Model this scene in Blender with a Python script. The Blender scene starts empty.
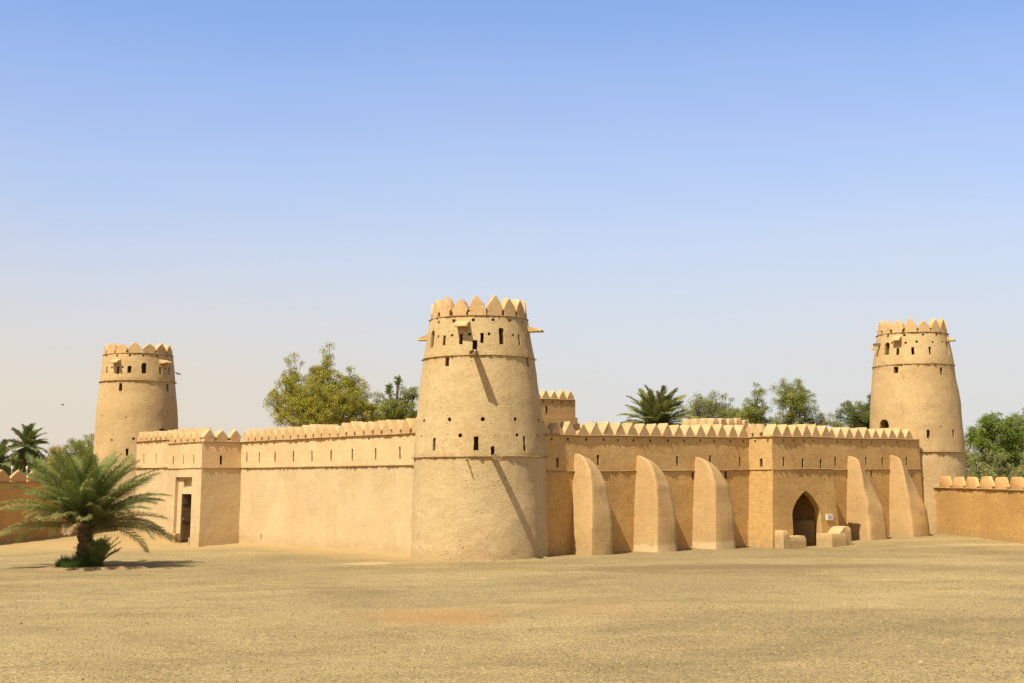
import bpy, bmesh, math, random
import numpy as np
from mathutils import Vector, Matrix, noise as mnoise

SC = bpy.context.scene
COL = SC.collection
R = math.radians
random.seed(7)
rng = np.random.default_rng(11)

# ------------------------------------------------------------------ frame of the fort
TX, TY = -1.38, 52.6               # centre of the near corner tower
YAW = R(37.4)                      # the right-hand wall runs along local x, the left-hand wall along local y
CA, SA = math.cos(YAW), math.sin(YAW)


def F(s, t, z):
    return Vector((TX + s * CA - t * SA, TY + s * SA + t * CA, z))


def nz(x, y, z, sc, seed=0.0):
    return mnoise.noise(Vector((x * sc + seed, y * sc - seed * 1.7, z * sc + seed * .37)))


# ------------------------------------------------------------------ materials
def new_mat(name):
    m = bpy.data.materials.new(name)
    m.use_nodes = True
    nt = m.node_tree
    for n in list(nt.nodes):
        nt.nodes.remove(n)
    out = nt.nodes.new('ShaderNodeOutputMaterial')
    b = nt.nodes.new('ShaderNodeBsdfPrincipled')
    b.inputs['Roughness'].default_value = .95
    b.inputs['Specular IOR Level'].default_value = .15
    nt.links.new(b.outputs[0], out.inputs[0])
    return m, nt, b, out


class N:
    """tiny node-building helper"""
    def __init__(s, nt):
        s.nt = nt

    def node(s, t, **kw):
        n = s.nt.nodes.new(t)
        for k, v in kw.items():
            setattr(n, k, v)
        return n

    def link(s, a, b):
        s.nt.links.new(a, b)

    def pos(s, scale=(1, 1, 1), rotz=0.0):
        g = s.node('ShaderNodeNewGeometry')
        m = s.node('ShaderNodeMapping')
        m.inputs['Scale'].default_value = scale
        m.inputs['Rotation'].default_value = (0, 0, rotz)
        s.link(g.outputs['Position'], m.inputs['Vector'])
        return m.outputs[0]

    def noise(s, vec, scale, detail=4, rough=.6, dist=0.0):
        n = s.node('ShaderNodeTexNoise')
        n.inputs['Scale'].default_value = scale
        n.inputs['Detail'].default_value = detail
        n.inputs['Roughness'].default_value = rough
        n.inputs['Distortion'].default_value = dist
        s.link(vec, n.inputs['Vector'])
        return n.outputs['Fac']

    def ramp(s, f, a, b, lo=0.0, hi=1.0):
        n = s.node('ShaderNodeMapRange')
        n.interpolation_type = 'SMOOTHSTEP'
        n.inputs['From Min'].default_value = a
        n.inputs['From Max'].default_value = b
        n.inputs['To Min'].default_value = lo
        n.inputs['To Max'].default_value = hi
        s.link(f, n.inputs['Value'])
        return n.outputs[0]

    def mix(s, f, a, b, mode='MIX'):
        n = s.node('ShaderNodeMix', data_type='RGBA', blend_type=mode)
        for sock, v in ((n.inputs[0], f), (n.inputs[6], a), (n.inputs[7], b)):
            if hasattr(v, 'links'):
                s.link(v, sock)
            elif isinstance(v, (int, float)):
                sock.default_value = v
            else:
                sock.default_value = (*v, 1)
        return n.outputs[2]

    def math(s, op, a, b=0.0, c=0.0):
        n = s.node('ShaderNodeMath', operation=op)
        for i, v in enumerate((a, b, c)):
            if hasattr(v, 'links'):
                s.link(v, n.inputs[i])
            else:
                n.inputs[i].default_value = v
        return n.outputs[0]

    def grey(s, f):
        n = s.node('ShaderNodeCombineColor')
        for i in range(3):
            s.link(f, n.inputs[i])
        return n.outputs[0]


def mud(name, top, low=None, zsplit=None, rough=1.0, salt=False, brick=0.0):
    """weathered mud plaster; 'low' is the smoother coat under the string course"""
    m, nt, b, out = new_mat(name)
    n = N(nt)
    p = n.pos()
    col = top
    smooth_low = 1.0
    if low is not None:
        g = n.node('ShaderNodeNewGeometry')
        sx = n.node('ShaderNodeSeparateXYZ')
        n.link(g.outputs['Position'], sx.inputs[0])
        zz = sx.outputs['Z']
        w = n.noise(p, 2.5, 3)
        zj = n.math('ADD', zz, n.math('MULTIPLY', n.math('SUBTRACT', w, .5), .25))
        fac = n.ramp(zj, zsplit - .06, zsplit + .06)
        col = n.mix(fac, low, top)
        if brick:
            smooth_low = n.ramp(fac, 0.0, 1.0, .40, 1.0)
    # broad repairs / weathering
    big = n.ramp(n.noise(p, .45, 4, .6, .4), .35, .68)
    col = n.mix(n.math('MULTIPLY', big, .32), col, (.80, .74, .66), 'MULTIPLY')
    # rain streaks: stretched along z
    st = n.ramp(n.noise(n.pos((2.2, 2.2, .16)), 1.6, 5, .65), .50, .74)
    col = n.mix(n.math('MULTIPLY', st, .26), col, (.76, .68, .58), 'MULTIPLY')
    # repair patches with soft irregular borders
    wv = n.node('ShaderNodeVectorMath', operation='ADD')
    nt3 = n.node('ShaderNodeTexNoise')
    nt3.inputs['Scale'].default_value = .9
    nt3.inputs['Detail'].default_value = 4
    n.link(p, nt3.inputs['Vector'])
    sc3 = n.node('ShaderNodeVectorMath', operation='SCALE')
    sc3.inputs['Scale'].default_value = 1.6
    n.link(nt3.outputs['Color'], sc3.inputs[0])
    n.link(p, wv.inputs[0])
    n.link(sc3.outputs[0], wv.inputs[1])
    vp = n.node('ShaderNodeTexVoronoi', feature='SMOOTH_F1')
    vp.inputs['Scale'].default_value = .55
    vp.inputs['Smoothness'].default_value = .12
    n.link(wv.outputs[0], vp.inputs['Vector'])
    sepc = n.node('ShaderNodeSeparateColor')
    n.link(vp.outputs['Color'], sepc.inputs[0])
    col = n.mix(n.math('MULTIPLY', n.ramp(sepc.outputs[0], .30, .75), .34), col, (.84, .80, .74), 'MULTIPLY')
    col = n.mix(n.math('MULTIPLY', n.ramp(sepc.outputs[1], .62, .85), .30), col, (1.10, 1.11, 1.13), 'MULTIPLY')
    # shrinkage cracks, only here and there
    vc = n.node('ShaderNodeTexVoronoi', feature='DISTANCE_TO_EDGE')
    vc.inputs['Scale'].default_value = 1.3
    n.link(wv.outputs[0], vc.inputs['Vector'])
    crm = n.ramp(n.noise(p, .8, 3), .54, .62)
    crack = n.math('MULTIPLY', n.ramp(vc.outputs['Distance'], .020, .006), crm)
    col = n.mix(n.math('MULTIPLY', crack, .40), col, (.50, .40, .30), 'MULTIPLY')
    # dust and splash at the foot of the wall, ragged upper edge
    gf = n.node('ShaderNodeNewGeometry')
    sf_ = n.node('ShaderNodeSeparateXYZ')
    n.link(gf.outputs['Position'], sf_.inputs[0])
    ft = n.math('ADD', sf_.outputs['Z'], n.math('MULTIPLY', n.math('SUBTRACT', n.noise(p, 1.4, 5, .7), .5), 1.1))
    col = n.mix(n.math('MULTIPLY', n.ramp(ft, .55, .05), .45), col, (.36, .255, .120))
    # hand-trowelled bands, slightly horizontal
    tr = n.ramp(n.noise(n.pos((.5, .5, 2.2)), 1.5, 5, .6), .40, .66)
    col = n.mix(n.math('MULTIPLY', tr, .20), col, (1.14, 1.12, 1.07), 'MULTIPLY')
    mid = n.ramp(n.noise(n.pos((1, 1, 1.5)), 4.2, 6, .78), .38, .66)
    col = n.mix(n.math('MULTIPLY', n.math('MULTIPLY', mid, .46 * rough), smooth_low), col, (.78, .71, .62), 'MULTIPLY')
    fine = n.ramp(n.noise(p, 13.0, 4, .8), .40, .66)
    col = n.mix(n.math('MULTIPLY', n.math('MULTIPLY', fine, .34 * rough), smooth_low), col, (.74, .67, .58), 'MULTIPLY')
    # straw burns and pock marks
    v = n.node('ShaderNodeTexVoronoi')
    v.inputs['Scale'].default_value = 5.5
    n.link(n.pos((1, 1, 1.25)), v.inputs['Vector'])
    keep = n.ramp(n.noise(p, 1.1, 3), .50, .58)
    pit = n.math('MULTIPLY', n.ramp(n.math('ADD', v.outputs['Distance'], n.math('MULTIPLY', n.noise(p, 9, 3), .16)), .27, .20), keep)
    col = n.mix(n.math('MULTIPLY', n.math('MULTIPLY', pit, .55 * rough), smooth_low), col, (.45, .36, .28), 'MULTIPLY')
    if salt:
        g2 = n.node('ShaderNodeNewGeometry')
        s2 = n.node('ShaderNodeSeparateXYZ')
        n.link(g2.outputs['Position'], s2.inputs[0])
        edge = n.math('ADD', s2.outputs['Z'], n.math('MULTIPLY', n.math('SUBTRACT', n.noise(p, 3.2, 5, .7), .5), .55))
        sf = n.ramp(edge, .34, .14)
        col = n.mix(n.math('MULTIPLY', sf, .60), col, (.62, .46, .25))
    n.link(col, b.inputs['Base Color'])
    # relief
    h1 = n.noise(p, 2.6, 4, .55)
    h2 = n.noise(n.pos((1, 1, 1.4)), 13.0, 7, .78)
    h3 = n.noise(n.pos((1, 1, 2.0)), 5.5, 6, .66)
    rr_ = min(1.3, rough)
    b1 = n.node('ShaderNodeBump')
    b1.inputs['Strength'].default_value = .24 * rr_
    b1.inputs['Distance'].default_value = .10
    n.link(h1, b1.inputs['Height'])
    b3_ = n.node('ShaderNodeBump')
    b3_.inputs['Strength'].default_value = .15 * rr_
    b3_.inputs['Distance'].default_value = .05
    n.link(h3, b3_.inputs['Height'])
    n.link(b1.outputs[0], b3_.inputs['Normal'])
    b2 = n.node('ShaderNodeBump')
    b2.inputs['Strength'].default_value = .72 * rr_
    b2.inputs['Distance'].default_value = .040
    n.link(n.math('MULTIPLY', n.math('SUBTRACT', h2, n.math('MULTIPLY', pit, 1.4)), smooth_low), b2.inputs['Height'])
    n.link(b3_.outputs[0], b2.inputs['Normal'])
    last = b2
    if brick:
        bt = n.node('ShaderNodeTexBrick')
        bt.inputs['Scale'].default_value = 1.0
        bt.inputs['Mortar Size'].default_value = .022
        bt.inputs['Mortar Smooth'].default_value = .8
        bt.inputs['Brick Width'].default_value = .38
        bt.inputs['Row Height'].default_value = .13
        mp = n.node('ShaderNodeMapping')
        mp.inputs['Rotation'].default_value = (R(90), 0, 0)
        g3 = n.node('ShaderNodeNewGeometry')
        # along-wall coordinate and height, so that courses lie level
        dot = n.node('ShaderNodeVectorMath', operation='DOT_PRODUCT')
        dot.inputs[1].default_value = (-SA + CA * .6, CA + SA * .6, 0)
        n.link(g3.outputs['Position'], dot.inputs[0])
        sz = n.node('ShaderNodeSeparateXYZ')
        n.link(g3.outputs['Position'], sz.inputs[0])
        cx = n.node('ShaderNodeCombineXYZ')
        wob = n.math('MULTIPLY', n.math('SUBTRACT', n.noise(p, 1.3, 2), .5), .12)
        n.link(dot.outputs['Value'], cx.inputs[0])
        n.link(n.math('ADD', sz.outputs['Z'], wob), cx.inputs[1])
        n.link(cx.outputs[0], bt.inputs['Vector'])
        b3 = n.node('ShaderNodeBump')
        b3.inputs['Strength'].default_value = brick
        b3.inputs['Distance'].default_value = .02
        b3.invert = True
        patch = n.math('MULTIPLY', n.ramp(n.noise(p, .7, 3), .40, .60), n.ramp(sz.outputs['Z'], zsplit - .05, zsplit + .05))
        n.link(n.math('MULTIPLY', bt.outputs['Fac'], patch), b3.inputs['Height'])
        n.link(last.outputs[0], b3.inputs['Normal'])
        last = b3
    n.link(last.outputs[0], b.inputs['Normal'])
    return m


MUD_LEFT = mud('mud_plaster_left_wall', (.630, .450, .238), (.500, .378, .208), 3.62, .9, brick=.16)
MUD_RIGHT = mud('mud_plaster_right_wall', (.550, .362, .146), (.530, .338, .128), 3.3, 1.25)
MUD_TOWER = mud('mud_plaster_tower', (.492, .370, .190), (.515, .392, .210), 3.95, 1.1)
MUD_FAR = mud('mud_plaster_far_tower', (.475, .342, .168), (.485, .352, .178), 4.1, .95)
MUD_MERLON = mud('mud_plaster_merlon', (.505, .345, .170), rough=.8)
MUD_STRING = mud('mud_drip_course', (.33, .215, .095), rough=1.2)
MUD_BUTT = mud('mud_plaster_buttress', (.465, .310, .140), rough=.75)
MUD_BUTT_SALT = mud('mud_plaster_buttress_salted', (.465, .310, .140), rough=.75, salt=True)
MUD_LOW = mud('mud_plaster_boundary', (.545, .335, .120), rough=1.2)
MUD_LOWM = mud('mud_plaster_boundary_merlon', (.54, .335, .135), rough=.7)
MUD_KEEP = mud('mud_plaster_keep', (.45, .285, .115), rough=1.0)
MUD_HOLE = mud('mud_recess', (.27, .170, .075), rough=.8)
MUD_BENCH = mud('mud_plaster_bench', (.480, .330, .155), rough=.9)


def wood(name, c1, c2, scale=6):
    m, nt, b, out = new_mat(name)
    n = N(nt)
    f = n.noise(n.pos((3, 3, .25)), scale, 6, .7, .3)
    n.link(n.mix(n.ramp(f, .3, .7), c1, c2), b.inputs['Base Color'])
    bp = n.node('ShaderNodeBump')
    bp.inputs['Strength'].default_value = .5
    bp.inputs['Distance'].default_value = .01
    n.link(f, bp.inputs['Height'])
    n.link(bp.outputs[0], b.inputs['Normal'])
    b.inputs['Roughness'].default_value = .8
    return m


WOOD_DOOR = wood('weathered_door_wood', (.17, .11, .055), (.09, .055, .028))
WOOD_LOG = wood('palm_log_wood', (.24, .16, .08), (.13, .08, .038))
BARK = wood('tree_bark', (.16, .12, .08), (.08, .06, .04), 9)
PALM_BARK = wood('palm_bark', (.17, .115, .06), (.065, .042, .022), 12)


def plain(name, c, rough=.6):
    m, nt, b, out = new_mat(name)
    n = N(nt)
    f = n.ramp(n.noise(n.pos(), 14, 3), .3, .7)
    n.link(n.mix(f, c, tuple(x * .85 for x in c)), b.inputs['Base Color'])
    b.inputs['Roughness'].default_value = rough
    return m


WHITE = plain('white_enamel', (.70, .63, .55), .5)
GREY = plain('grey_lettering', (.45, .41, .36), .6)
METAL = plain('grey_painted_metal', (.20, .20, .20), .5)
BIRD = plain('dark_feathers', (.018, .017, .017), .7)
PALE_BIRD = plain('brown_feathers', (.10, .08, .07), .7)


def leaf(name, c1, c2, c3, trans=.30):
    m, nt, b, out = new_mat(name)
    n = N(nt)
    g = n.node('ShaderNodeNewGeometry')
    r = g.outputs['Random Per Island']
    big = n.ramp(n.noise(n.pos(), .9, 2), .38, .64)
    col = n.mix(n.ramp(r, .15, .9), c1, c2)
    col = n.mix(n.math('MULTIPLY', big, .7), col, c3)
    n.link(col, b.inputs['Base Color'])
    b.inputs['Roughness'].default_value = .75
    b.inputs['Specular IOR Level'].default_value = .08
    t = n.node('ShaderNodeBsdfTranslucent')
    n.link(n.mix(.5, col, (.55, .60, .12), 'MIX'), t.inputs[0])
    ms = n.node('ShaderNodeMixShader')
    ms.inputs[0].default_value = trans * .55
    n.link(b.outputs[0], ms.inputs[1])
    n.link(t.outputs[0], ms.inputs[2])
    n.link(ms.outputs[0], out.inputs[0])
    return m


# ------------------------------------------------------------------ objects
def mesh_obj(name, verts, faces, mat, parent=None, origin=None, smooth=35):
    me = bpy.data.meshes.new(name)
    me.from_pydata([tuple(v) for v in verts], [], faces)
    bm = bmesh.new()
    bm.from_mesh(me)
    bmesh.ops.recalc_face_normals(bm, faces=bm.faces)
    bm.to_mesh(me)
    bm.free()
    return link_mesh(name, me, mat, parent, smooth)


def link_mesh(name, me, mat, parent=None, smooth=35):
    me.materials.clear()
    me.materials.append(mat)
    if smooth:
        me.shade_smooth()
        me.set_sharp_from_angle(angle=R(smooth))
    o = bpy.data.objects.new(name, me)
    COL.objects.link(o)
    if parent is not None:
        inv = Matrix.Translation(parent.location) @ Matrix.Rotation(parent.rotation_euler.z, 4, 'Z')
        me.transform(inv.inverted())
        o.parent = parent
    return o


def recentre(o):
    """give a top-level mesh its origin at its base"""
    me = o.data
    co = np.empty(len(me.vertices) * 3)
    me.vertices.foreach_get('co', co)
    co = co.reshape(-1, 3)
    c = Vector((co[:, 0].mean(), co[:, 1].mean(), max(0.0, co[:, 2].min())))
    me.transform(Matrix.Translation(-c))
    o.location = c
    return o


def tag(o, label, cat, group=None):
    o['label'] = label
    o['category'] = cat
    if group:
        o['group'] = group
    return o


def thing(name, label, cat, loc, rz=0.0, group=None):
    o = bpy.data.objects.new(name, None)
    o.empty_display_size = .3
    COL.objects.link(o)
    o.location = loc
    o.rotation_euler = (0, 0, rz)
    return tag(o, label, cat, group)


class Geo:
    """vertex / face collector"""
    def __init__(s):
        s.v, s.f = [], []

    def add(s, vs, fs):
        k = len(s.v)
        s.v += [tuple(v) for v in vs]
        s.f += [tuple(i + k for i in f) for f in fs]

    def box(s, pts8):
        s.add(pts8, [(0, 1, 2, 3), (7, 6, 5, 4), (0, 4, 5, 1), (1, 5, 6, 2), (2, 6, 7, 3), (3, 7, 4, 0)])

    def tube(s, pts, rad, n=6, cap=True):
        pts = [Vector(p) for p in pts]
        vs, fs = [], []
        for i, p in enumerate(pts):
            d = (pts[min(i + 1, len(pts) - 1)] - pts[max(i - 1, 0)]).normalized()
            a = d.cross(Vector((.31, .2, .93)))
            if a.length < 1e-3:
                a = d.cross(Vector((1, 0, 0)))
            a.normalize()
            b = d.cross(a)
            r = rad[i] if hasattr(rad, '__len__') else rad
            for k in range(n):
                th = 2 * math.pi * k / n
                vs.append(p + (a * math.cos(th) + b * math.sin(th)) * r)
        for i in range(len(pts) - 1):
            for k in range(n):
                q = (k + 1) % n
                fs.append((i * n + k, i * n + q, (i + 1) * n + q, (i + 1) * n + k))
        if cap:
            fs.append(tuple(range(n)))
            fs.append(tuple(range((len(pts) - 1) * n, len(pts) * n)))
        s.add(vs, fs)

    def build(s, name, mat, parent=None, smooth=35):
        return mesh_obj(name, s.v, s.f, mat, parent, smooth=smooth)


# ---- surfaces the fort's features are laid on:  at(rc, x, d, z): x along, d inwards, z up
class Run:
    def __init__(s, axis, front, batter=0.0):
        s.axis, s.front, s.b = axis, front, batter

    def at(s, rc, x, d, z):
        r = rc + x
        d = s.front + d - s.b * max(0.0, 3.3 - z)
        return F(r, d, z) if s.axis == 'x' else F(d, r, z)


class Line(Run):
    """straight wall between two world points; d inwards to the left of the direction"""
    def __init__(s, p0, p1):
        s.p0 = Vector(p0)
        s.u = (Vector(p1) - s.p0).normalized()
        s.n = Vector((-s.u.y, s.u.x))
        s.len = (Vector(p1) - s.p0).length

    def at(s, rc, x, d, z):
        q = s.p0 + s.u * (rc + x) + s.n * d
        return Vector((q.x, q.y, z))


class Ring:
    def __init__(s, c, prof):
        s.c, s.p = c, prof
        s.z = [q[0] for q in prof]
        s.r = [q[1] for q in prof]

    def rad(s, z):
        return float(np.interp(z, s.z, s.r))

    def at(s, rc, x, d, z):
        r = s.rad(z)
        a = R(rc) + x / max(r, .5)
        return Vector((s.c[0] + (r - d) * math.sin(a), s.c[1] - (r - d) * math.cos(a), z))


def rect(w, h):
    return [(-w / 2, -h / 2), (w / 2, -h / 2), (w / 2, h / 2), (-w / 2, h / 2)]


def arch(w, h, pointed=False):
    """opening with its base at -h/2"""
    pts = [(-w / 2, -h / 2), (w / 2, -h / 2)]
    if pointed:
        sp = -h / 2 + h * .64
        n = 9
        for i in range(n + 1):
            f = i / n
            pts.append((w / 2 * (1 - f ** 1.6), sp + (h / 2 - sp) * (1 - (1 - f) ** 1.12)))
        for i in range(n - 1, -1, -1):
            f = i / n
            pts.append((-w / 2 * (1 - f ** 1.6), sp + (h / 2 - sp) * (1 - (1 - f) ** 1.12)))
    else:
        sp = h / 2 - w / 2
        for i in range(9):
            a = math.pi * i / 8
            pts.append((w / 2 * math.cos(a), sp + w / 2 * math.sin(a)))
    return pts


def disc(d):
    return [(d / 2 * math.cos(2 * math.pi * i / 8 + .39), d / 2 * math.sin(2 * math.pi * i / 8 + .39)) for i in range(8)]


def rag(poly, amp=.013):
    out = []
    n_ = len(poly)
    for i in range(n_):
        a, b = poly[i], poly[(i + 1) % n_]
        ln = math.hypot(b[0] - a[0], b[1] - a[1])
        k = max(1, min(4, int(ln / .07)))
        for q in range(k):
            f = q / k
            j = amp if (q or n_ > 4) else amp * .8
            out.append((a[0] + (b[0] - a[0]) * f + random.uniform(-j, j), a[1] + (b[1] - a[1]) * f + random.uniform(-j, j)))
    return out


def prism(G, M, rc, zc, poly, d0, d1, off=0.0, open_front=False):
    n = len(poly)
    vs = []
    for d in (d0, d1):
        for (x, z) in poly:
            k = math.hypot(x, z) or 1
            vs.append(M.at(rc, x + off * x / k, d, zc + z + off * z / k))
    fs = [(i, (i + 1) % n, n + (i + 1) % n, n + i) for i in range(n)]
    fs.append(tuple(range(n, 2 * n)))
    if not open_front:
        fs.append(tuple(range(n)))
    G.add(vs, fs)


def cut(o, G, self_=False):
    me = bpy.data.meshes.new('cutter')
    me.from_pydata(G.v, [], G.f)
    bm = bmesh.new()
    bm.from_mesh(me)
    bmesh.ops.recalc_face_normals(bm, faces=bm.faces)
    bm.to_mesh(me)
    bm.free()
    c = bpy.data.objects.new('cutter', me)
    COL.objects.link(c)
    mod = o.modifiers.new('b', 'BOOLEAN')
    mod.operation = 'DIFFERENCE'
    mod.solver = 'EXACT'
    mod.use_self = self_
    mod.object = c
    dg = bpy.context.evaluated_depsgraph_get()
    new = bpy.data.meshes.new_from_object(o.evaluated_get(dg))
    o.modifiers.clear()
    old = o.data
    o.data = new
    new.name = old.name
    bpy.data.meshes.remove(old)
    bpy.data.objects.remove(c)
    bpy.data.meshes.remove(me)
    new.shade_smooth()
    new.set_sharp_from_angle(angle=R(35))


def lattice(nx, ny, nzz, fn):
    """closed box surface with nx*ny*nz cells, mapped through fn(u,v,w in 0..1)"""
    idx, vs, fs = {}, [], []

    def vid(i, j, k):
        key = (i, j, k)
        if key not in idx:
            idx[key] = len(vs)
            vs.append(fn(i / nx, j / ny, k / nzz))
        return idx[key]
    for i in range(nx):
        for j in range(ny):
            for k in (0, nzz):
                fs.append((vid(i, j, k), vid(i + 1, j, k), vid(i + 1, j + 1, k), vid(i, j + 1, k)))
    for i in range(nx):
        for k in range(nzz):
            for j in (0, ny):
                fs.append((vid(i, j, k), vid(i + 1, j, k), vid(i + 1, j, k + 1), vid(i, j, k + 1)))
    for j in range(ny):
        for k in range(nzz):
            for i in (0, nx):
                fs.append((vid(i, j, k), vid(i, j + 1, k), vid(i, j + 1, k + 1), vid(i, j, k + 1)))
    return vs, fs


def rough_block(M, r0, r1, d0, d1, z0, z1, name, mat, parent, res=.22, amp=.022, flare=(0, 0), zf=3.3, chamfer=.0):
    nx = max(2, int((r1 - r0) / res))
    ny = max(2, int((d1 - d0) / (res * 1.6)))
    nzz = max(2, int((z1 - z0) / res))

    def fn(u, v, w):
        z = z0 + (z1 - z0) * w
        fl = max(0.0, zf - z) / zf
        a, b = r0 - flare[0] * fl, r1 + flare[1] * fl
        r = a + (b - a) * u
        d = d0 + (d1 - d0) * v
        p = M.at(0, r, d, z)
        k = amp
        e = nz(p.x, p.y, z, .8) * k + nz(p.x, p.y, z, 2.6, 5) * k * .55
        e2 = nz(p.x, p.y, z, .9, 9) * k * .8
        if v in (0, 1):
            d += e
        if u in (0, 1):
            r += e2
        # softened arrises
        zz = z + (nz(p.x, p.y, z, 1.2, 3) * k * .9 if w == 1 else 0)
        if chamfer and w == 1:
            if v == 0:
                d += chamfer
                zz -= chamfer * .2
            if u in (0, 1):
                r += chamfer * (1 if u == 0 else -1)
        return M.at(0, r, d, zz)
    vs, fs = lattice(nx, ny, nzz, fn)
    return mesh_obj(name, vs, fs, mat, parent)


def merlon_profile(w, h, kind, bulge=1.12):
    """half outline from base to tip as (x,z)"""
    if kind == 'trapezoid':
        side = [(w / 2 - .08, 0), (w / 2 - .08, h * .17), (w / 2, h * .22), (w * .47, h * .36), (w * .34, h * .84), (w * .29, h * .97), (w * .24, h)]
        tip = []
    elif kind == 'round':
        side = [(w / 2, 0), (w / 2, h * .25)]
        for i in range(1, 8):
            f = i / 8
            side.append((w / 2 * math.cos(f * math.pi / 2) ** .8, h * (.25 + .75 * math.sin(f * math.pi / 2))))
        tip = [(0, h)]
    else:
        sl_, z0_ = (.052, .34) if kind == 'ogive' else (.006, .14)
        side = [(w / 2 - sl_, 0), (w / 2 - sl_, h * (z0_ - .07)), (w / 2, h * z0_)]
        for i in range(1, 8):
            f = i / 8
            side.append((w / 2 * (1 - f ** (bulge * 1.12)), h * (z0_ + (1 - z0_) * f)))
        tip = [(0, h)]
    left = [(-x, z) for x, z in reversed(side)]
    return side + tip + left


def merlon(M, rc, zb, w, h, th, mat, parent, kind='ogive', d0=.0, jit=.02, bulge=1.12):
    poly = merlon_profile(w * random.uniform(.95, 1.02), h * (random.uniform(.93, 1.05) if random.random() > .12 else random.uniform(.84, .93)), kind, bulge * random.uniform(.9, 1.12))
    n = len(poly)
    vs, fs = [], []
    bev = .035
    lean = random.uniform(-.06, .06)
    sd = random.uniform(0, 50)
    levels = [(d0, .90), (d0 + bev, 1.0), (d0 + th * .5, 1.0), (d0 + th - bev, 1.0), (d0 + th, .90)]
    for li, (d, k) in enumerate(levels):
        for (x, z) in poly:
            zz = z if k == 1 else max(0, z - (1 - k) * .42 * (z / h))
            xx = x * (k if k == 1 else .93)
            j = nz(x * 3, z * 3, d * 3, 1.3, sd) * jit
            vs.append(M.at(rc, xx + lean * z + j, d + j * .6, zb - .02 + zz + j * .5))
    for i in range(len(levels) - 1):
        for k in range(n):
            q = (k + 1) % n
            fs.append((i * n + k, i * n + q, (i + 1) * n + q, (i + 1) * n + k))
    fs.append(tuple(range(n)))
    fs.append(tuple(range((len(levels) - 1) * n, len(levels) * n)))
    return mesh_obj('merlon', vs, fs, mat, parent, smooth=42)


def drip_course(M, rs, z, mat, parent, name='string_course', p0=.025, p1=.075, th=.05, ring=False, unit=1.0):
    """ragged projecting line of sticks and mud; rs = list of stations"""
    vs, fs = [], []
    n = len(rs)
    sd = random.uniform(0, 99)
    for i, r in enumerate(rs):
        wob = mnoise.noise(Vector((i * .045, sd, 0))) * .022 + mnoise.noise(Vector((i * .33, sd, 4))) * .010
        pr = p0 + (p1 - p0) * abs(mnoise.noise(Vector((i * .41, sd, 8)))) * 1.6
        if random.random() < .10:
            pr += random.uniform(.01, .05)
        t = th * random.uniform(.55, 1.15)
        for (d, zz) in ((.06, z + t * .6 + wob), (-pr * .5, z + t * .55 + wob), (-pr, z + t * .1 + wob), (-pr * .85, z - t * .45 + wob), (.06, z - t * .5 + wob)):
            vs.append(M.at(r, 0, d, zz))
    m = 5
    last = n if ring else n - 1
    for i in range(last):
        q = (i + 1) % n
        for k in range(m):
            k2 = (k + 1) % m
            fs.append((i * m + k, i * m + k2, q * m + k2, q * m + k))
    if not ring:
        fs.append(tuple(range(m)))
        fs.append(tuple(range((n - 1) * m, n * m)))
    return mesh_obj(name, vs, fs, mat, parent, smooth=0)


def stations(a, b, step=.075):
    k = max(2, int(abs(b - a) / step))
    return [a + (b - a) * i / k + random.uniform(-.3, .3) * step * (0 < i < k) for i in range(k + 1)]


def openings(body, M, parent, items, self_=False, extra=None):
    """items: (name, rc, zc, polygon, depth). Cuts every opening and lines it with a recess part."""
    G = Geo()
    items = [(nm, rc, zc + random.uniform(-.015, .015), rag([(x * random.uniform(.96, 1.05), z) for x, z in poly]), dep) for nm, rc, zc, poly, dep in items]
    for nm, rc, zc, poly, dep in items:
        prism(G, M, rc, zc, poly, -.35, dep, .004)
    if extra:
        extra(G)
    cut(body, G, self_)
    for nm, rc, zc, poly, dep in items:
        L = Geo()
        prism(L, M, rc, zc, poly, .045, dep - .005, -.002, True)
        mesh_obj(nm, L.v, L.f, MUD_HOLE, parent, smooth=0)


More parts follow.
